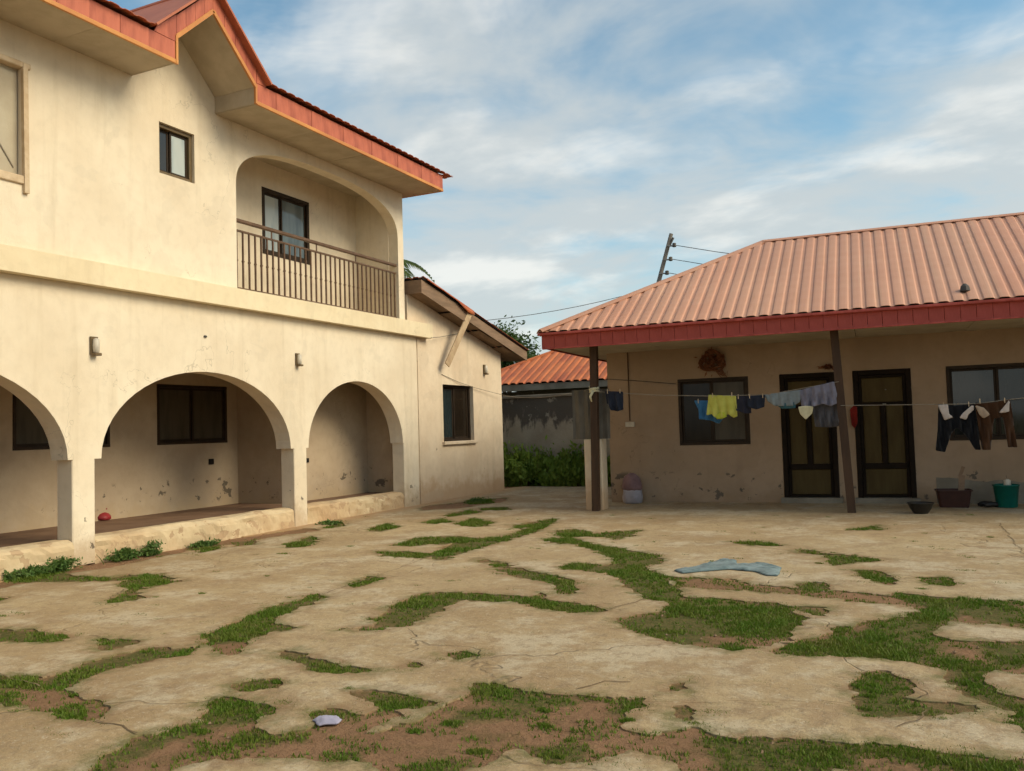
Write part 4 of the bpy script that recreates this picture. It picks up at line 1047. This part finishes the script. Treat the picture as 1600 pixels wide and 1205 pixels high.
# pier and weathered sheet by the first porch post (bungalow frame)
pm_ = MB(); pm_.bbox(-4.80, 14.96, -.05, -4.47, 15.30, 1.26, .02)
single(pm_, 'porch_pier', M['annex'], 'short cream pier standing behind the corner porch post', 'pier', (-4.63, 15.13, -.05), FRAME_R)
sm = MB(); us = np.linspace(-5.00, -4.30, 17); vs = []
for i, q in enumerate(us):
    for z in np.linspace(1.27, 2.16, 6): vs.append((q, 15.0-.02+.018*math.sin(i*1.57)+.015*math.sin(z*5+q*9), z))
sm.add(vs, [(i*6+k, (i+1)*6+k, (i+1)*6+k+1, i*6+k+1) for i in range(16) for k in range(5)])
so_ = single(sm, 'zinc_sheet', mat_plain('weathered_zinc', (.15, .13, .10), (.085, .075, .06), 3.5, .7, .3, 20, stretch=(1, 1, .4)), 'weathered grey zinc sheet fixed above the short cream pier', 'metal sheet', (-4.55, 15.0, 1.27), FRAME_R)
md = so_.modifiers.new('t', 'SOLIDIFY'); md.thickness = .006

# ================================================================== VEGETATION
def leaves(n, centre, rad_, size, seed, clumps=16, flat=.6, spread=.42):
    g = np.random.default_rng(seed); V = []
    cc = g.normal(0, 1, (clumps, 3)); cc /= np.linalg.norm(cc, axis=1)[:, None]; cc *= (g.random((clumps, 1))**.4)*.72
    cs_ = spread*(.6+.8*g.random(clumps))
    k = g.integers(0, clumps, n); p = cc[k] + g.normal(0, 1, (n, 3))*cs_[k][:, None]*.5
    p = p*np.array(rad_) + np.array(centre)
    a = g.normal(0, 1, (n, 3)); a[:, 2] *= flat; a /= np.linalg.norm(a, axis=1)[:, None]
    b = np.cross(a, g.normal(0, 1, (n, 3))); b /= np.linalg.norm(b, axis=1)[:, None]
    s_ = size*(.6+.8*g.random((n, 1)))
    V = np.stack([p-a*s_, p+b*s_*.42-a*s_*.1, p+a*s_, p-b*s_*.42-a*s_*.1], 1).reshape(-1, 3)
    return V
def leaf_obj(V, name, mat, parent=None):
    org = np.array(ORG.get(parent.name, (0, 0, 0))) if parent else 0
    n = len(V)//4; me = bpy.data.meshes.new(name); me.vertices.add(len(V)); me.vertices.foreach_set('co', (V-org).astype(np.float32).ravel())
    me.loops.add(len(V)); me.loops.foreach_set('vertex_index', np.arange(len(V), dtype=np.int32))
    me.polygons.add(n); me.polygons.foreach_set('loop_start', np.arange(0, 4*n, 4, dtype=np.int32)); me.polygons.foreach_set('loop_total', np.full(n, 4, np.int32))
    me.update(); me.validate(); me.materials.append(mat)
    o = bpy.data.objects.new(name, me); col.objects.link(o)
    if parent: o.parent = parent
    return o
def tree(name, label, base, top, rad_, n, size, seed, mat='leaf'):
    t = thing(name, label, 'tree', base)
    b = np.array(base); c = np.array(top); g = np.random.default_rng(seed)
    tr = MB(); mid = b+(c-b)*.55+np.array([.15, 0, 0]); tr.tube([b, mid, c], [.16, .11, .04], 8)
    for k in range(6):
        s_ = b+(c-b)*(.5+.07*k); e = c+g.normal(0, .55, 3)*np.array(rad_); tr.tube([s_, (s_+e)/2+np.array([0, 0, .1]), e], [.06, .035, .012], 5)
    tr.build('trunk', M['bark'], t, smooth=True)
    leaf_obj(leaves(n, c, rad_, size, seed), 'crown', M[mat], t)
    return t
tree('leafy_tree', 'green leafy tree rising behind the sloping annex roof', (-16.4, 34, -.04), (-16.3, 34, 4.75), (1.5, 1.3, 1.5), 5200, .10, 3)
tree('distant_tree', 'small distant treetop peeping over the orange roof', (-20.6, 46, -.04), (-20.4, 46, 4.7), (1.1, 1.0, 1.25), 1800, .12, 9)
# palm: fronds with paired leaflets, only the right-hand tips clear the house corner
pt = thing('palm_tree', 'palm tree whose drooping fronds show past the house corner', 'tree', (-21.9, 32.3, -.04))
tp = np.array([-21.75, 32.2, 8.75])
MB().tube([(-21.9, 32.3, -.04), (-21.7, 32.3, 4.0), tp], [.22, .17, .14], 10).build('trunk', M['bark'], pt, smooth=True)
g = np.random.default_rng(4)
for k in range(13):
    a = k*2.4+.2; el = .35+.5*g.random(); L = 2.0+.5*g.random(); d = np.array([math.cos(a), math.sin(a), 0])
    if k == 0: d = np.array([.98, -.2, 0]); el = .55; L = 2.1
    sp_ = [tp + d*L*t + np.array([0, 0, L*(math.sin(el)*t*1.3 - 1.15*t*t)]) for t in np.linspace(0, 1, 12)]
    fr = MB(); fr.tube(sp_, [.03-.024*t for t in np.linspace(0, 1, 12)], 4)
    side = np.cross(d, [0, 0, 1])
    for i in range(1, 12):
        for s_ in (-1, 1):
            for h_ in (0, .5):
                p = np.array(sp_[i])*(1-h_) + np.array(sp_[i-1])*h_; l = .62*math.sin(math.pi*min(.97, (i+.5)/12.5)**.8)+.12
                q = p + side*s_*l*.75 + d*l*.45 + np.array([0, 0, -l*.45]); w_ = d*.045
                fr.add([p-w_, p+w_, (p+q)/2+w_+np.array([0, 0, .05]), q, (p+q)/2-w_+np.array([0, 0, .05])], [(0, 1, 2, 3, 4)])
    fr.build('frond', M['palm'], pt, fix=False)
# bushes and rank grass in the passage
for k, (x, y, r_, h_) in enumerate(((-10.2, 20.7, .6, .80), (-9.4, 20.7, .62, .68), (-8.7, 20.7, .5, .55), (-8.0, 20.7, .55, .62), (-7.2, 20.7, .5, .55), (-9.8, 20.35, .4, .42), (-8.4, 20.4, .45, .36))):
    blab = ('tallest dark bush against the compound wall beside the annex corner', 'second bush along the compound wall counted from the annex corner', 'third bush along the compound wall counted from the annex corner', 'fourth bush along the compound wall counted from the annex corner', 'bush at the compound wall half hidden by the porch pier', 'knee high bush in front of the tallest bush near the annex', 'lowest bush in front of the row at the compound wall')[k]
    t = thing('bush', blab, 'bush', (x, y, -.04), group='bushes along the compound wall')
    V = leaves(2000, (x, y, h_*.66), (r_*1.2, .3, h_*(.75+.25*(k % 2))), .07, 20+k, 16, 2.4); V[:, 2] = np.maximum(V[:, 2], -.03)
    leaf_obj(V, 'foliage', M['bushleaf'], t)
    st = MB(); gg = np.random.default_rng(k)
    for q in range(5):
        e = gg.normal(0, .3, 2)*r_; st.tube([(x, y, -.04), (x+e[0]*.5, y+e[1]*.3, h_*.5), (x+e[0], y+e[1]*.5, h_*1.1)], [.012, .009, .004], 4)
    st.build('stem', M['bark'], t)
# leafy weeds at the plinth
def weed(px, py, r_, h_, n, seed, label):
    p = on_ground(px, py); p[0] = max(p[0], FX+.10)
    t = thing('weed', label, 'weed', (p[0], p[1], -.02), group='weeds at the veranda plinth')
    h_ *= .55; r_ *= 1.5
    V = leaves(int(n*1.3), (p[0], p[1], h_*.35), (.16, r_, h_*.7), .026, seed, 18, .9, .5); V[:, 2] = np.maximum(V[:, 2], -.015); V[:, 0] = np.maximum(V[:, 0], FX+.03)
    leaf_obj(V, 'foliage', M['weed'], t)
    st = MB(); gg = np.random.default_rng(seed)
    for q in range(7):
        e = gg.normal(0, .5, 2)*np.array([.08, r_]); st.tube([(p[0]+e[0]*.3, p[1]+e[1]*.8, -.02), (p[0]+abs(e[0])*.7, p[1]+e[1], h_*.5), (p[0]+abs(e[0]), p[1]+e[1]*1.2, h_)], [.005, .004, .002], 4)
    st.build('stem', M['weed'], t)
weed(75, 892, .22, .26, 650, 1, 'leafy weed clump left of the arcade pillar foot')
weed(30, 900, .20, .16, 450, 2, 'low spreading weed against the worn plinth')
weed(165, 872, .20, .22, 520, 3, 'leafy green weed right at the arcade pillar foot')
weed(200, 864, .12, .28, 350, 4, 'tall leafy weed sprig against the plinth')
weed(320, 852, .16, .12, 260, 5, 'small dry weed beside the veranda plinth')
weed(515, 819, .16, .10, 240, 6, 'small grassy weed at the plinth of the narrow arch')
weed(745, 784, .30, .14, 300, 7, 'low weed along the foot of the annex wall')

# ================================================================== POWER POLE AND WIRES
pb, ptop = np.array([-12.95, 38.0, -.04]), np.array([-9.80, 38.0, 10.05])
pol = thing('power_pole', 'leaning grey power pole with stacked insulators above the bungalow roof', 'power pole', tuple(pb))
MB().tube([pb, pb+(ptop-pb)*.5, ptop], [.14, .12, .09], 8).build('shaft', M['pole'], pol, smooth=True)
MB().beam(ptop-np.array([.1, 0, .55]), ptop+np.array([.10, -.05, -.20]), .07, .07).build('brace', M['pole'], pol)
ins = []
for f_ in (.945, .885, .825, .775):
    p = pb+(ptop-pb)*f_
    c_ = MB().beam(p-np.array([.05, .1, 0]), p+np.array([.30, -.05, -.02]), .06, .06).build('cross_arm', M['metal'], pol)
    q = p+np.array([.30, -.05, -.09])
    MB().lathe([(.03, 0), (.09, .02), (.10, .07), (.07, .10), (.09, .13), (.085, .18), (.03, .2)], q, 10).build('insulator', M['pole'], c_, smooth=True)
    ins.append(q+np.array([0, 0, .1]))
def sag(a, b, s_, n=14):
    a = np.array(a, float); b = np.array(b, float); return [a+(b-a)*t-np.array([0, 0, s_*4*t*(1-t)]) for t in np.linspace(0, 1, n)]
for k, q in enumerate(ins[:3]):
    single(MB().tube(sag(q, q+np.array([22, 6, -2.0]), .9), .018, 4), 'power_line', M['wire'], ('topmost', 'middle', 'lowest')[k] + ' power line running from the leaning pole over the bungalow roof', 'wire', tuple(q), group='power lines')
single(MB().tube(sag(ins[3], (-19.5, 27.0, 5.6), .55), .016, 4), 'service_cable', M['wire'], 'thin service cable slung from the pole towards the annex roof', 'wire', tuple(ins[3]))

# ================================================================== WASHING LINES AND CLOTHES (bungalow frame)
LV = 14.80
def lpt(x, y, v=LV): return on_v(x, y, v)
LA = [lpt(948, 611), lpt(1030, 618), lpt(1110, 619), lpt(1200, 617), lpt(1306, 597)]
LA[0] = np.array([-4.52, LV-.07, LA[0][2]]); LA[-1] = np.array([-.43, LV-.07, LA[-1][2]])
for q in LA[1:-1]: q[1] = LV-.07
single(MB().tube(LA, .006, 5), 'washing_line', M['rope'], 'sagging washing line tied between the two timber porch posts', 'washing line', tuple(LA[0]), FRAME_R)
LB = [lpt(1312, 634), lpt(1470, 632), lpt(1525, 631), lpt(1580, 624), lpt(1640, 618)]
LB = [np.array([-.42, LV-.07, LB[0][2]])] + [np.array([q[0], LV-.07, q[2]]) for q in LB[1:]] + [np.array([3.9, LV-.07, 1.95])]
single(MB().tube(LB, .006, 5), 'washing_line', M['rope'], 'washing line carrying the black and brown trousers', 'washing line', tuple(LB[0]), FRAME_R)

def cloth_part(px, mat, name, v, parent=None, step=.018, fold=.02, seed=0, over=True):
    q = np.array([on_v(x, y, v) for x, y in px]); poly = q[:, [0, 2]]
    lo = poly.min(0)-step*1.5; hi = poly.max(0)+step*1.5
    a = np.arange(lo[0], hi[0], step); b = np.arange(lo[1], hi[1], step)
    G = np.stack(np.meshgrid(a, b, indexing='ij'), -1); sd = sdpoly(G.reshape(-1, 2), poly).reshape(G.shape[:2])
    G2, keep, bd = snap_grid(G, sd)
    top = hi[1]; U = G2[..., 0]; Z = G2[..., 1]; drop = np.clip((top-Z)/.25, .15, 1.4)
    D = fold*drop*(np.sin(U*46+seed*1.7+np.sin(Z*9+seed)*.9)*1.0 + .5*np.sin(U*91+Z*14+seed) + fbm(U.ravel(), Z.ravel(), 6, 3, seed).reshape(U.shape))
    W = sd.shape[1]; ij = np.argwhere(keep)
    f = np.stack([ij[:, 0]*W+ij[:, 1], (ij[:, 0]+1)*W+ij[:, 1], (ij[:, 0]+1)*W+ij[:, 1]+1, ij[:, 0]*W+ij[:, 1]+1], 1)
    ids = np.unique(f); mp = np.zeros(sd.size, int); mp[ids] = np.arange(len(ids))
    vs = np.c_[U.ravel()[ids], v+D.ravel()[ids], Z.ravel()[ids]]
    return vs, mp[f]
def cloth(px, mat, name, label, v, fold=.02, seed=0, parts=(), group='washing on the porch lines', extra_layer=True, frame=FRAME_R):
    vs, fs = cloth_part(px, mat, name, v, fold=fold, seed=seed)
    org = (float(vs[:, 0].mean()), v, float(vs[:, 2].min()))
    root = thing(name, label, 'clothing', org, frame, group)
    mb = MB(); mb.add(vs, [tuple(q) for q in fs]); o = mb.build('cloth', mat, root, smooth=True, fix=False)
    md = o.modifiers.new('t', 'SOLIDIFY'); md.thickness = .009; md.offset = 0
    for nm, pp, m_, dv in parts:
        vs, fs = cloth_part(pp, m_, nm, v+dv, fold=fold*.5, seed=seed+3)
        mb = MB(); mb.add(vs, [tuple(q) for q in fs]); q = mb.build(nm, m_, root, smooth=True, fix=False)
        md = q.modifiers.new('t', 'SOLIDIFY'); md.thickness = .012; md.offset = 0
    top = np.array([on_v(x, y, v) for x, y in px]); zt = top[:, 2].max(); us_ = top[top[:, 2] > zt-.05][:, 0]
    if len(us_) > 1 and name not in ('heart_shaped_cloth', 'red_cloth', 'grey_cloth'):
        for f_ in (.15, .85):
            u_ = us_.min()+(us_.max()-us_.min())*f_; k_ = np.argsort(np.abs(top[:, 0]-u_))[:1]; z_ = zt-.02
            MB().bbox(u_-.006, v-.014, z_-.03, u_+.006, v+.014, z_+.045, .002).build('peg', M['palewood'], root)
    return root
C = {k: mat_cloth('cloth_'+k, *v) for k, v in dict(blue=((.045, .15, .30),), yellow=((.50, .48, .10), (.42, .40, .07)), navy=((.03, .03, .045),), ink=((.022, .026, .04),), pale=((.22, .25, .26),), teal=((.05, .12, .14),),
     lilac=((.21, .20, .25),), cream=((.62, .56, .36),), grey=((.085, .08, .085),), black=((.008, .008, .010),), brown=((.055, .024, .010),), white=((.55, .47, .42),), buff=((.42, .31, .22),), red=((.22, .02, .015),), rag=((.10, .145, .15), (.19, .25, .26)), bag=((.25, .15, .145), (.18, .105, .11)), litter=((.36, .33, .36),), lime=((.42, .46, .05),)).items()}
v0 = LV-.07
cloth([(1084,626),(1131,626),(1134,650),(1123,662),(1110,657),(1093,655),(1091,640)], C['blue'], 'blue_cloth', 'blue cloth hanging just behind the yellow shorts', v0+.10, .02, 1)
cloth([(1107,617),(1150,619),(1152,651),(1146,653),(1138,647),(1128,653),(1118,653),(1112,647),(1104,649)], C['yellow'], 'yellow_shorts', 'lime yellow shorts hanging on the washing line', v0, .014, 2,
      parts=(('hem', [(1118,651),(1124,644),(1132,644),(1136,651),(1128,655),(1120,655)], C['lime'], -.02),))
cloth([(1150,619),(1173,619),(1174,646),(1163,646),(1150,641)], C['navy'], 'dark_cloth', 'dark purple cloth hanging next to the yellow shorts', v0+.02, .02, 3)
cloth([(1167,619),(1196,617),(1194,636),(1182,640),(1168,636)], C['ink'], 'dark_cloth', 'navy cloth hanging between the dark purple cloth and pale shirt', v0-.03, .02, 4)
cloth([(1194,617),(1252,609),(1250,628),(1240,634),(1212,635),(1200,628)], C['pale'], 'pale_shirt', 'pale blue grey shirt with teal hem on the washing line', v0, .02, 5,
      parts=(('hem', [(1211,632),(1244,628),(1243,638),(1222,639)], C['teal'], .02),))
cloth([(1249,610),(1303,596),(1311,629),(1298,635),(1286,631),(1270,636),(1252,635)], C['lilac'], 'lilac_cloth', 'large lilac grey cloth draped beside the timber post', v0-.02, .03, 6)
cloth([(1247,636),(1258,634),(1271,635),(1269,646),(1259,656),(1250,647)], C['cream'], 'heart_shaped_cloth', 'small cream heart shaped cloth under the lilac cloth', v0-.06, .006, 7)
cloth([(1268,630),(1314,628),(1319,664),(1300,668),(1274,667)], C['grey'], 'grey_cloth', 'dark grey cloth hanging below the lilac cloth', v0+.06, .03, 8)
cloth([(945,611),(973,612),(974,640),(966,643),(956,641),(948,630)], C['ink'], 'black_cloth', 'bunched black cloth hanging at the corner post', v0-.02, .03, 9)
cloth([(1466,632),(1490,634),(1522,631),(1526,660),(1532,703),(1524,703),(1515,688),(1505,676),(1494,668),(1486,678),(1481,692),(1477,707),(1462,704),(1465,670)], C['black'], 'black_trousers', 'black trousers hung inside out with white pockets showing', v0, .018, 10,
      parts=(('pocket', [(1465,633),(1481,632),(1483,647),(1489,652),(1476,657),(1472,648)], C['white'], -.03), ('pocket', [(1520,632),(1522,640),(1513,648),(1510,656),(1499,653),(1504,646)], C['white'], -.03)))
cloth([(1523,631),(1550,629),(1578,624),(1583,650),(1589,699),(1575,699),(1571,675),(1567,652),(1553,654),(1551,675),(1548,703),(1535,703),(1529,670)], C['brown'], 'brown_trousers', 'brown trousers with pale pockets hung by the waist', v0-.015, .018, 11,
      parts=(('pocket', [(1523,633),(1537,637),(1547,648),(1537,654),(1530,648)], C['buff'], -.03), ('pocket', [(1577,625),(1577,643),(1570,645),(1561,645)], C['white'], -.03)))
cloth([(1328,640),(1334,634),(1339,636),(1340,660),(1336,670),(1331,664)], C['red'], 'red_cloth', 'small red cloth hanging on the door frame behind the post', WV-.06, .02, 12)
# white rag knotted round the corner post
kn = MB(); g = np.random.default_rng(8)
for k in range(4):
    a = g.random()*6.28; kn.tube([(-4.52+.075*math.cos(a+t*2.4), LV+.075*math.sin(a+t*2.4), 2.10+.06*k/3+.02*t) for t in np.linspace(0, 2, 9)], .022, 6)
kn.tube([(-4.52, LV-.09, 2.12), (-4.56, LV-.12, 2.02), (-4.54, LV-.11, 1.93)], [.03, .025, .012], 6)
single(kn, 'knotted_rag', C['cream'], 'pale rag knotted round the top of the corner post', 'rag', (-4.52, LV, 1.95), FRAME_R, smooth=True)
# long line from the annex wall across to the corner post
a3 = on_x(690, 585, AX+.01); m1 = on_x(742, 606, AX+.05); m2 = on_x(788, 618, AX+.12); e3 = np.array(FRAME_R @ Vector((-4.58, LV-.05, 2.16)))
wl = [a3, (a3+m1)/2-np.array([0, 0, .02]), m1, m2] + sag(m2, e3, .10, 9)[1:]
single(MB().tube(wl, .006, 5), 'cord', M['rope'], 'cord strung from the annex wall across the passage to the corner post', 'cord', tuple(a3))
single(MB().tube([(AX+.17, 15.50, 3.44), (AX+.10, 16.0, 3.50), (AX+.05, 16.7, 3.62), (AX+.01, 17.3, 3.72)], .006, 5), 'cable', M['wire'], 'loose cable running from the floor slab end along the annex wall', 'cable', (AX+.17, 15.5, 3.44))

# ================================================================== SMALL THINGS
# dried wreath above the window
c0 = np.array(on_v(1113, 566, WV-.05)); wr = thing('dried_wreath', 'brown dried wreath hung on the wall above the bungalow window', 'wreath', tuple(c0-np.array([0, 0, .3])), FRAME_R)
rg = MB(); g = np.random.default_rng(5)
for k in range(9):
    a0 = g.random()*6.28; r_ = .15+.05*g.random()
    rg.tube([c0+np.array([(r_+.06*math.sin(3*t+k))*math.cos(a0+t), -.02+.03*math.sin(2*t+k), (r_+.03*math.cos(2*t))*math.sin(a0+t)+.02]) for t in np.linspace(0, 4.2, 16)], .016, 5)
for k in range(5):
    rg.tube([c0+np.array([.05+.03*k, -.02, -.15]), c0+np.array([.10+.04*k, -.05, -.22-.02*k]), c0+np.array([.16+.03*k, -.03, -.30+.03*k])], [.012, .01, .004], 5)
rg.tube([c0+np.array([-.02, 0, .15]), c0+np.array([0, .02, .34])], .008, 5)
rg.build('twigs', M['dryleaf'], wr, smooth=True)
V = leaves(150, c0+np.array([0, -.02, 0]), (.27, .06, .27), .055, 12, 9); leaf_obj(V, 'dried_leaves', M['dryleaf'], wr)
# short dried sprig over the first door
c1 = np.array(on_v(1292, 574, WV-.04)); ds = thing('dried_sprig', 'short dried leaf sprig tucked over the left bungalow door', 'sprig', tuple(c1), FRAME_R)
leaf_obj(leaves(120, c1, (.16, .03, .05), .035, 33, 5), 'dried_leaves', M['dryleaf'], ds)
MB().tube([c1+np.array([-.15, 0, -.02]), c1+np.array([.15, 0, .02])], .008, 5).build('twigs', M['dryleaf'], ds)

M['bowl'] = mat_plain('dark_plastic', (.018, .016, .014), (.03, .025, .02), 4, .45, .05)
M['tub'] = mat_plain('maroon_tub', (.055, .02, .014), (.04, .016, .012), 4, .55, .08)
M['teal'] = mat_plain('teal_plastic', (.004, .13, .10), (.004, .10, .08), 3, .4, .04)
M['redp'] = mat_plain('red_plastic', (.30, .03, .035), (.22, .022, .025), 3, .45, .05)
b = ground_uv(1439, 803); bw_ = thing('bowl', 'dark plastic bowl standing on the ground before the right door', 'bowl', tuple(b), FRAME_R)
MB().lathe([(.09, 0), (.10, .005), (.155, .09), (.185, .165), (.195, .17), (.175, .155), (.145, .085), (.085, .015), (.001, .015)], b, 24).build('shell', M['bowl'], bw_, smooth=True)
MB().tube([b+np.array([.19*math.cos(t), .19*math.sin(t), .168]) for t in np.linspace(0, 6.2832, 25)], .008, 5).build('rim', M['bowl'], bw_, smooth=True)
b = ground_uv(1492, 794); tb = thing('wash_tub', 'maroon rectangular tub with a wooden stick standing in it', 'tub', tuple(b), FRAME_R)
t = MB(); w0, w1, h_ = .21, .255, .29
def ring(w, d, z): return [b+np.array([x*w, y*d+.14, z]) for x, y in ((-1,-.8),(-.85,-1),(.85,-1),(1,-.8),(1,.8),(.85,1),(-.85,1),(-1,.8))]
rings = [ring(w0, .14, 0), ring(w1, .19, h_), ring(w1+.015, .205, h_), ring(w1+.015, .205, h_-.02), ring(w1-.012, .178, h_-.01), ring(w0-.01, .13, .02)]
t.add([p for q in rings for p in q], [(i*8+k, i*8+(k+1) % 8, (i+1)*8+(k+1) % 8, (i+1)*8+k) for i in range(5) for k in range(8)] + [tuple(range(8)), tuple(range(40, 48))]).build('shell', M['tub'], tb)
st_ = MB(); st_.beam(b+np.array([.10, .15, .03]), b+np.array([.14, .16, .52]), .09, .03, (0, 1, 0)); st_.beam(b+np.array([.11, .155, .50]), b+np.array([.17, .155, .66]), .05, .03, (0, 1, 0))
st_.build('wooden_paddle', M['oldwood'], tb)
b = ground_uv(1576, 794); bk = thing('bucket', 'teal plastic bucket on the porch floor below the big window', 'bucket', tuple(b), FRAME_R)
MB().lathe([(.145, 0), (.15, .005), (.185, .34), (.20, .345), (.20, .365), (.178, .365), (.142, .015), (.001, .015)], b+np.array([0, .16, 0]), 26).build('shell', M['teal'], bk, smooth=True)
MB().tube([b+np.array([.19*math.cos(t_), .16+.05-.10*abs(math.sin(t_)), .35+.0*t_-.10*math.sin(t_)]) for t_ in np.linspace(0, math.pi, 13)], .006, 5).build('handle', M['metal'], bk)
rgm = MB(); rgm.lathe([(.02, .0), (.06, .0), (.05, .06), (.055, .10), (.02, .12)], b+np.array([.02, .15, .33]), 9); rgm.build('soap_jar', M['plastic_white'], bk, smooth=True)
b = ground_uv(1550, 793); sh_ = MB()
for dx, dy, a in ((0, 0, .3), (-.06, .14, -.1)):
    for k in range(7):
        pass
    pts = [b+np.array([dx+(-.13+.26*t)*math.cos(a), dy+(-.13+.26*t)*math.sin(a), .03+.02*math.sin(t*3)]) for t in np.linspace(0, 1, 9)]
    sh_.tube(pts, [.015, .035, .045, .045, .04, .038, .042, .036, .012], 8)
single(sh_, 'slippers', M['bowl'], 'dark slippers lying beside the teal bucket', 'slippers', tuple(b), FRAME_R, smooth=True)
# sack against the wall
b = ground_uv(990, 786); b[1] = WV-.24; sk = thing('sack', 'pink and white sack slumped against the bungalow wall', 'sack', tuple(b), FRAME_R)
def blob(prof, c, n=22, seed=1, amp=.12, sq=.75):
    vs = []; fs = []
    for i, (r_, z) in enumerate(prof):
        for k in range(n):
            a = 2*math.pi*k/n; q = 1+amp*(fbm(np.array([math.cos(a)*1.3+i*.21]), np.array([math.sin(a)*1.3+seed]), 1.6, 4, seed)[0])
            vs.append((c[0]+r_*q*math.cos(a), c[1]+r_*q*math.sin(a)*sq, c[2]+z))
    for i in range(len(prof)-1): fs += [(i*n+k, i*n+(k+1) % n, (i+1)*n+(k+1) % n, (i+1)*n+k) for k in range(n)]
    return MB().add(vs, fs+[tuple(range(n-1, -1, -1)), tuple(range((len(prof)-1)*n, len(prof)*n))])
blob([(.15, 0), (.19, .03), (.20, .12), (.185, .22), (.17, .26)], b, 22, 2, .25).build('lower_bag', C['litter'], sk, smooth=True)
blob([(.16, .25), (.185, .30), (.18, .40), (.14, .50), (.08, .555), (.03, .58)], b, 22, 5, .30).build('upper_bag', C['bag'], sk, smooth=True)
# red bag on the veranda floor, peeping past the pillar
p = on_ground(159, 813, .27); rt_ = thing('red_bag', 'knotted red plastic bag on the veranda floor beside the pillar', 'bag', (p[0], p[1], .27))
blob([(.10, 0), (.13, .02), (.13, .06), (.10, .10), (.05, .125), (.03, .15)], (p[0], p[1], .27), 20, 9, .35, .9).build('bag_body', M['redp'], rt_, smooth=True)
MB().tube([(p[0], p[1], .40), (p[0]+.02, p[1]+.02, .44), (p[0]+.06, p[1]+.05, .445)], [.02, .03, .012], 6).build('bag_knot', M['redp'], rt_, smooth=True)
# crumpled rag and litter on the concrete
def crumple(px, mat, name, label, cat, h_, step, seed, part=None):
    poly = px_poly(px); lo = poly.min(0)-step; hi = poly.max(0)+step
    G = np.stack(np.meshgrid(np.arange(lo[0], hi[0], step), np.arange(lo[1], hi[1], step), indexing='ij'), -1)
    Pf = G.reshape(-1, 2); sd = (sdpoly(Pf, poly) + fbm(Pf[:, 0], Pf[:, 1], 9, 3, seed)*.02).reshape(G.shape[:2]); G2, keep, bd = snap_grid(G, sd)
    U, Vv = G2[..., 0].ravel(), G2[..., 1].ravel()
    z = .004 + hz(np.c_[U, Vv]) + np.clip(-sd.ravel()/.05, 0, 1)**.7*h_*(.45+1.0*np.abs(fbm(U, Vv, 7, 4, seed+1)) + .55*np.abs(fbm(U+Vv*.6, Vv, 15, 3, seed+2)))
    W = sd.shape[1]; ij = np.argwhere(keep); f = np.stack([ij[:, 0]*W+ij[:, 1], (ij[:, 0]+1)*W+ij[:, 1], (ij[:, 0]+1)*W+ij[:, 1]+1, ij[:, 0]*W+ij[:, 1]+1], 1)
    ids = np.unique(f); mp = np.zeros(sd.size, int); mp[ids] = np.arange(len(ids))
    mb = MB(); mb.add(np.c_[U, Vv, z][ids], [tuple(q) for q in mp[f]])
    c = Pf.mean(0); o = single(mb, name, mat, label, cat, (c[0], c[1], .012), smooth=True)
    md = o.modifiers.new('t', 'SOLIDIFY'); md.thickness = .008; md.offset = -1
crumple([(1056,894),(1080,890),(1108,883),(1130,876),(1148,878),(1152,884),(1200,883),(1220,889),(1216,902),(1196,901),(1180,895),(1140,892),(1100,895),(1066,898)], C['rag'], 'rag', 'crumpled grey blue rag lying flat on the concrete', 'rag', .026, .014, 4)
crumple([(488,1128),(496,1122),(510,1120),(526,1121),(534,1126),(527,1132),(512,1133),(498,1135)], mat_cloth('thin_lilac_plastic', (.34, .32, .42)), 'plastic_litter', 'crumpled lilac white plastic bag on the bare soil', 'litter', .020, .006, 8)
# loose stones on the soil
sp_m = mat_plain('pebble', (.28, .19, .12), (.2, .13, .08), 9, .9, .3)
stn = MB(); g = np.random.default_rng(15)
ico = None
for k in range(300):
    q = SOIL_P[[0, 0, 0, 1, 2, 4][k % 6]]; p = q.min(0)+g.random(2)*(q.max(0)-q.min(0))
    if sdpoly(p[None], q)[0] > -.03 or np.hypot(*p) < 2.4: continue
    r_ = .004+.010*g.random()**3; a = g.random(6)*.6+.7
    stn.add([(p[0]+r_*a[0], p[1], -.012), (p[0], p[1]+r_*a[1], -.012), (p[0]-r_*a[2], p[1], -.012), (p[0], p[1]-r_*a[3], -.012), (p[0]+r_*.2, p[1], -.012+r_*a[4]), (p[0], p[1], -.012-r_)],
            [(0, 1, 4), (1, 2, 4), (2, 3, 4), (3, 0, 4), (1, 0, 5), (2, 1, 5), (3, 2, 5), (0, 3, 5)])
so2 = stn.build('gravel', sp_m); tag(so2, 'scattered small stones on the bare soil', 'gravel', kind='stuff')
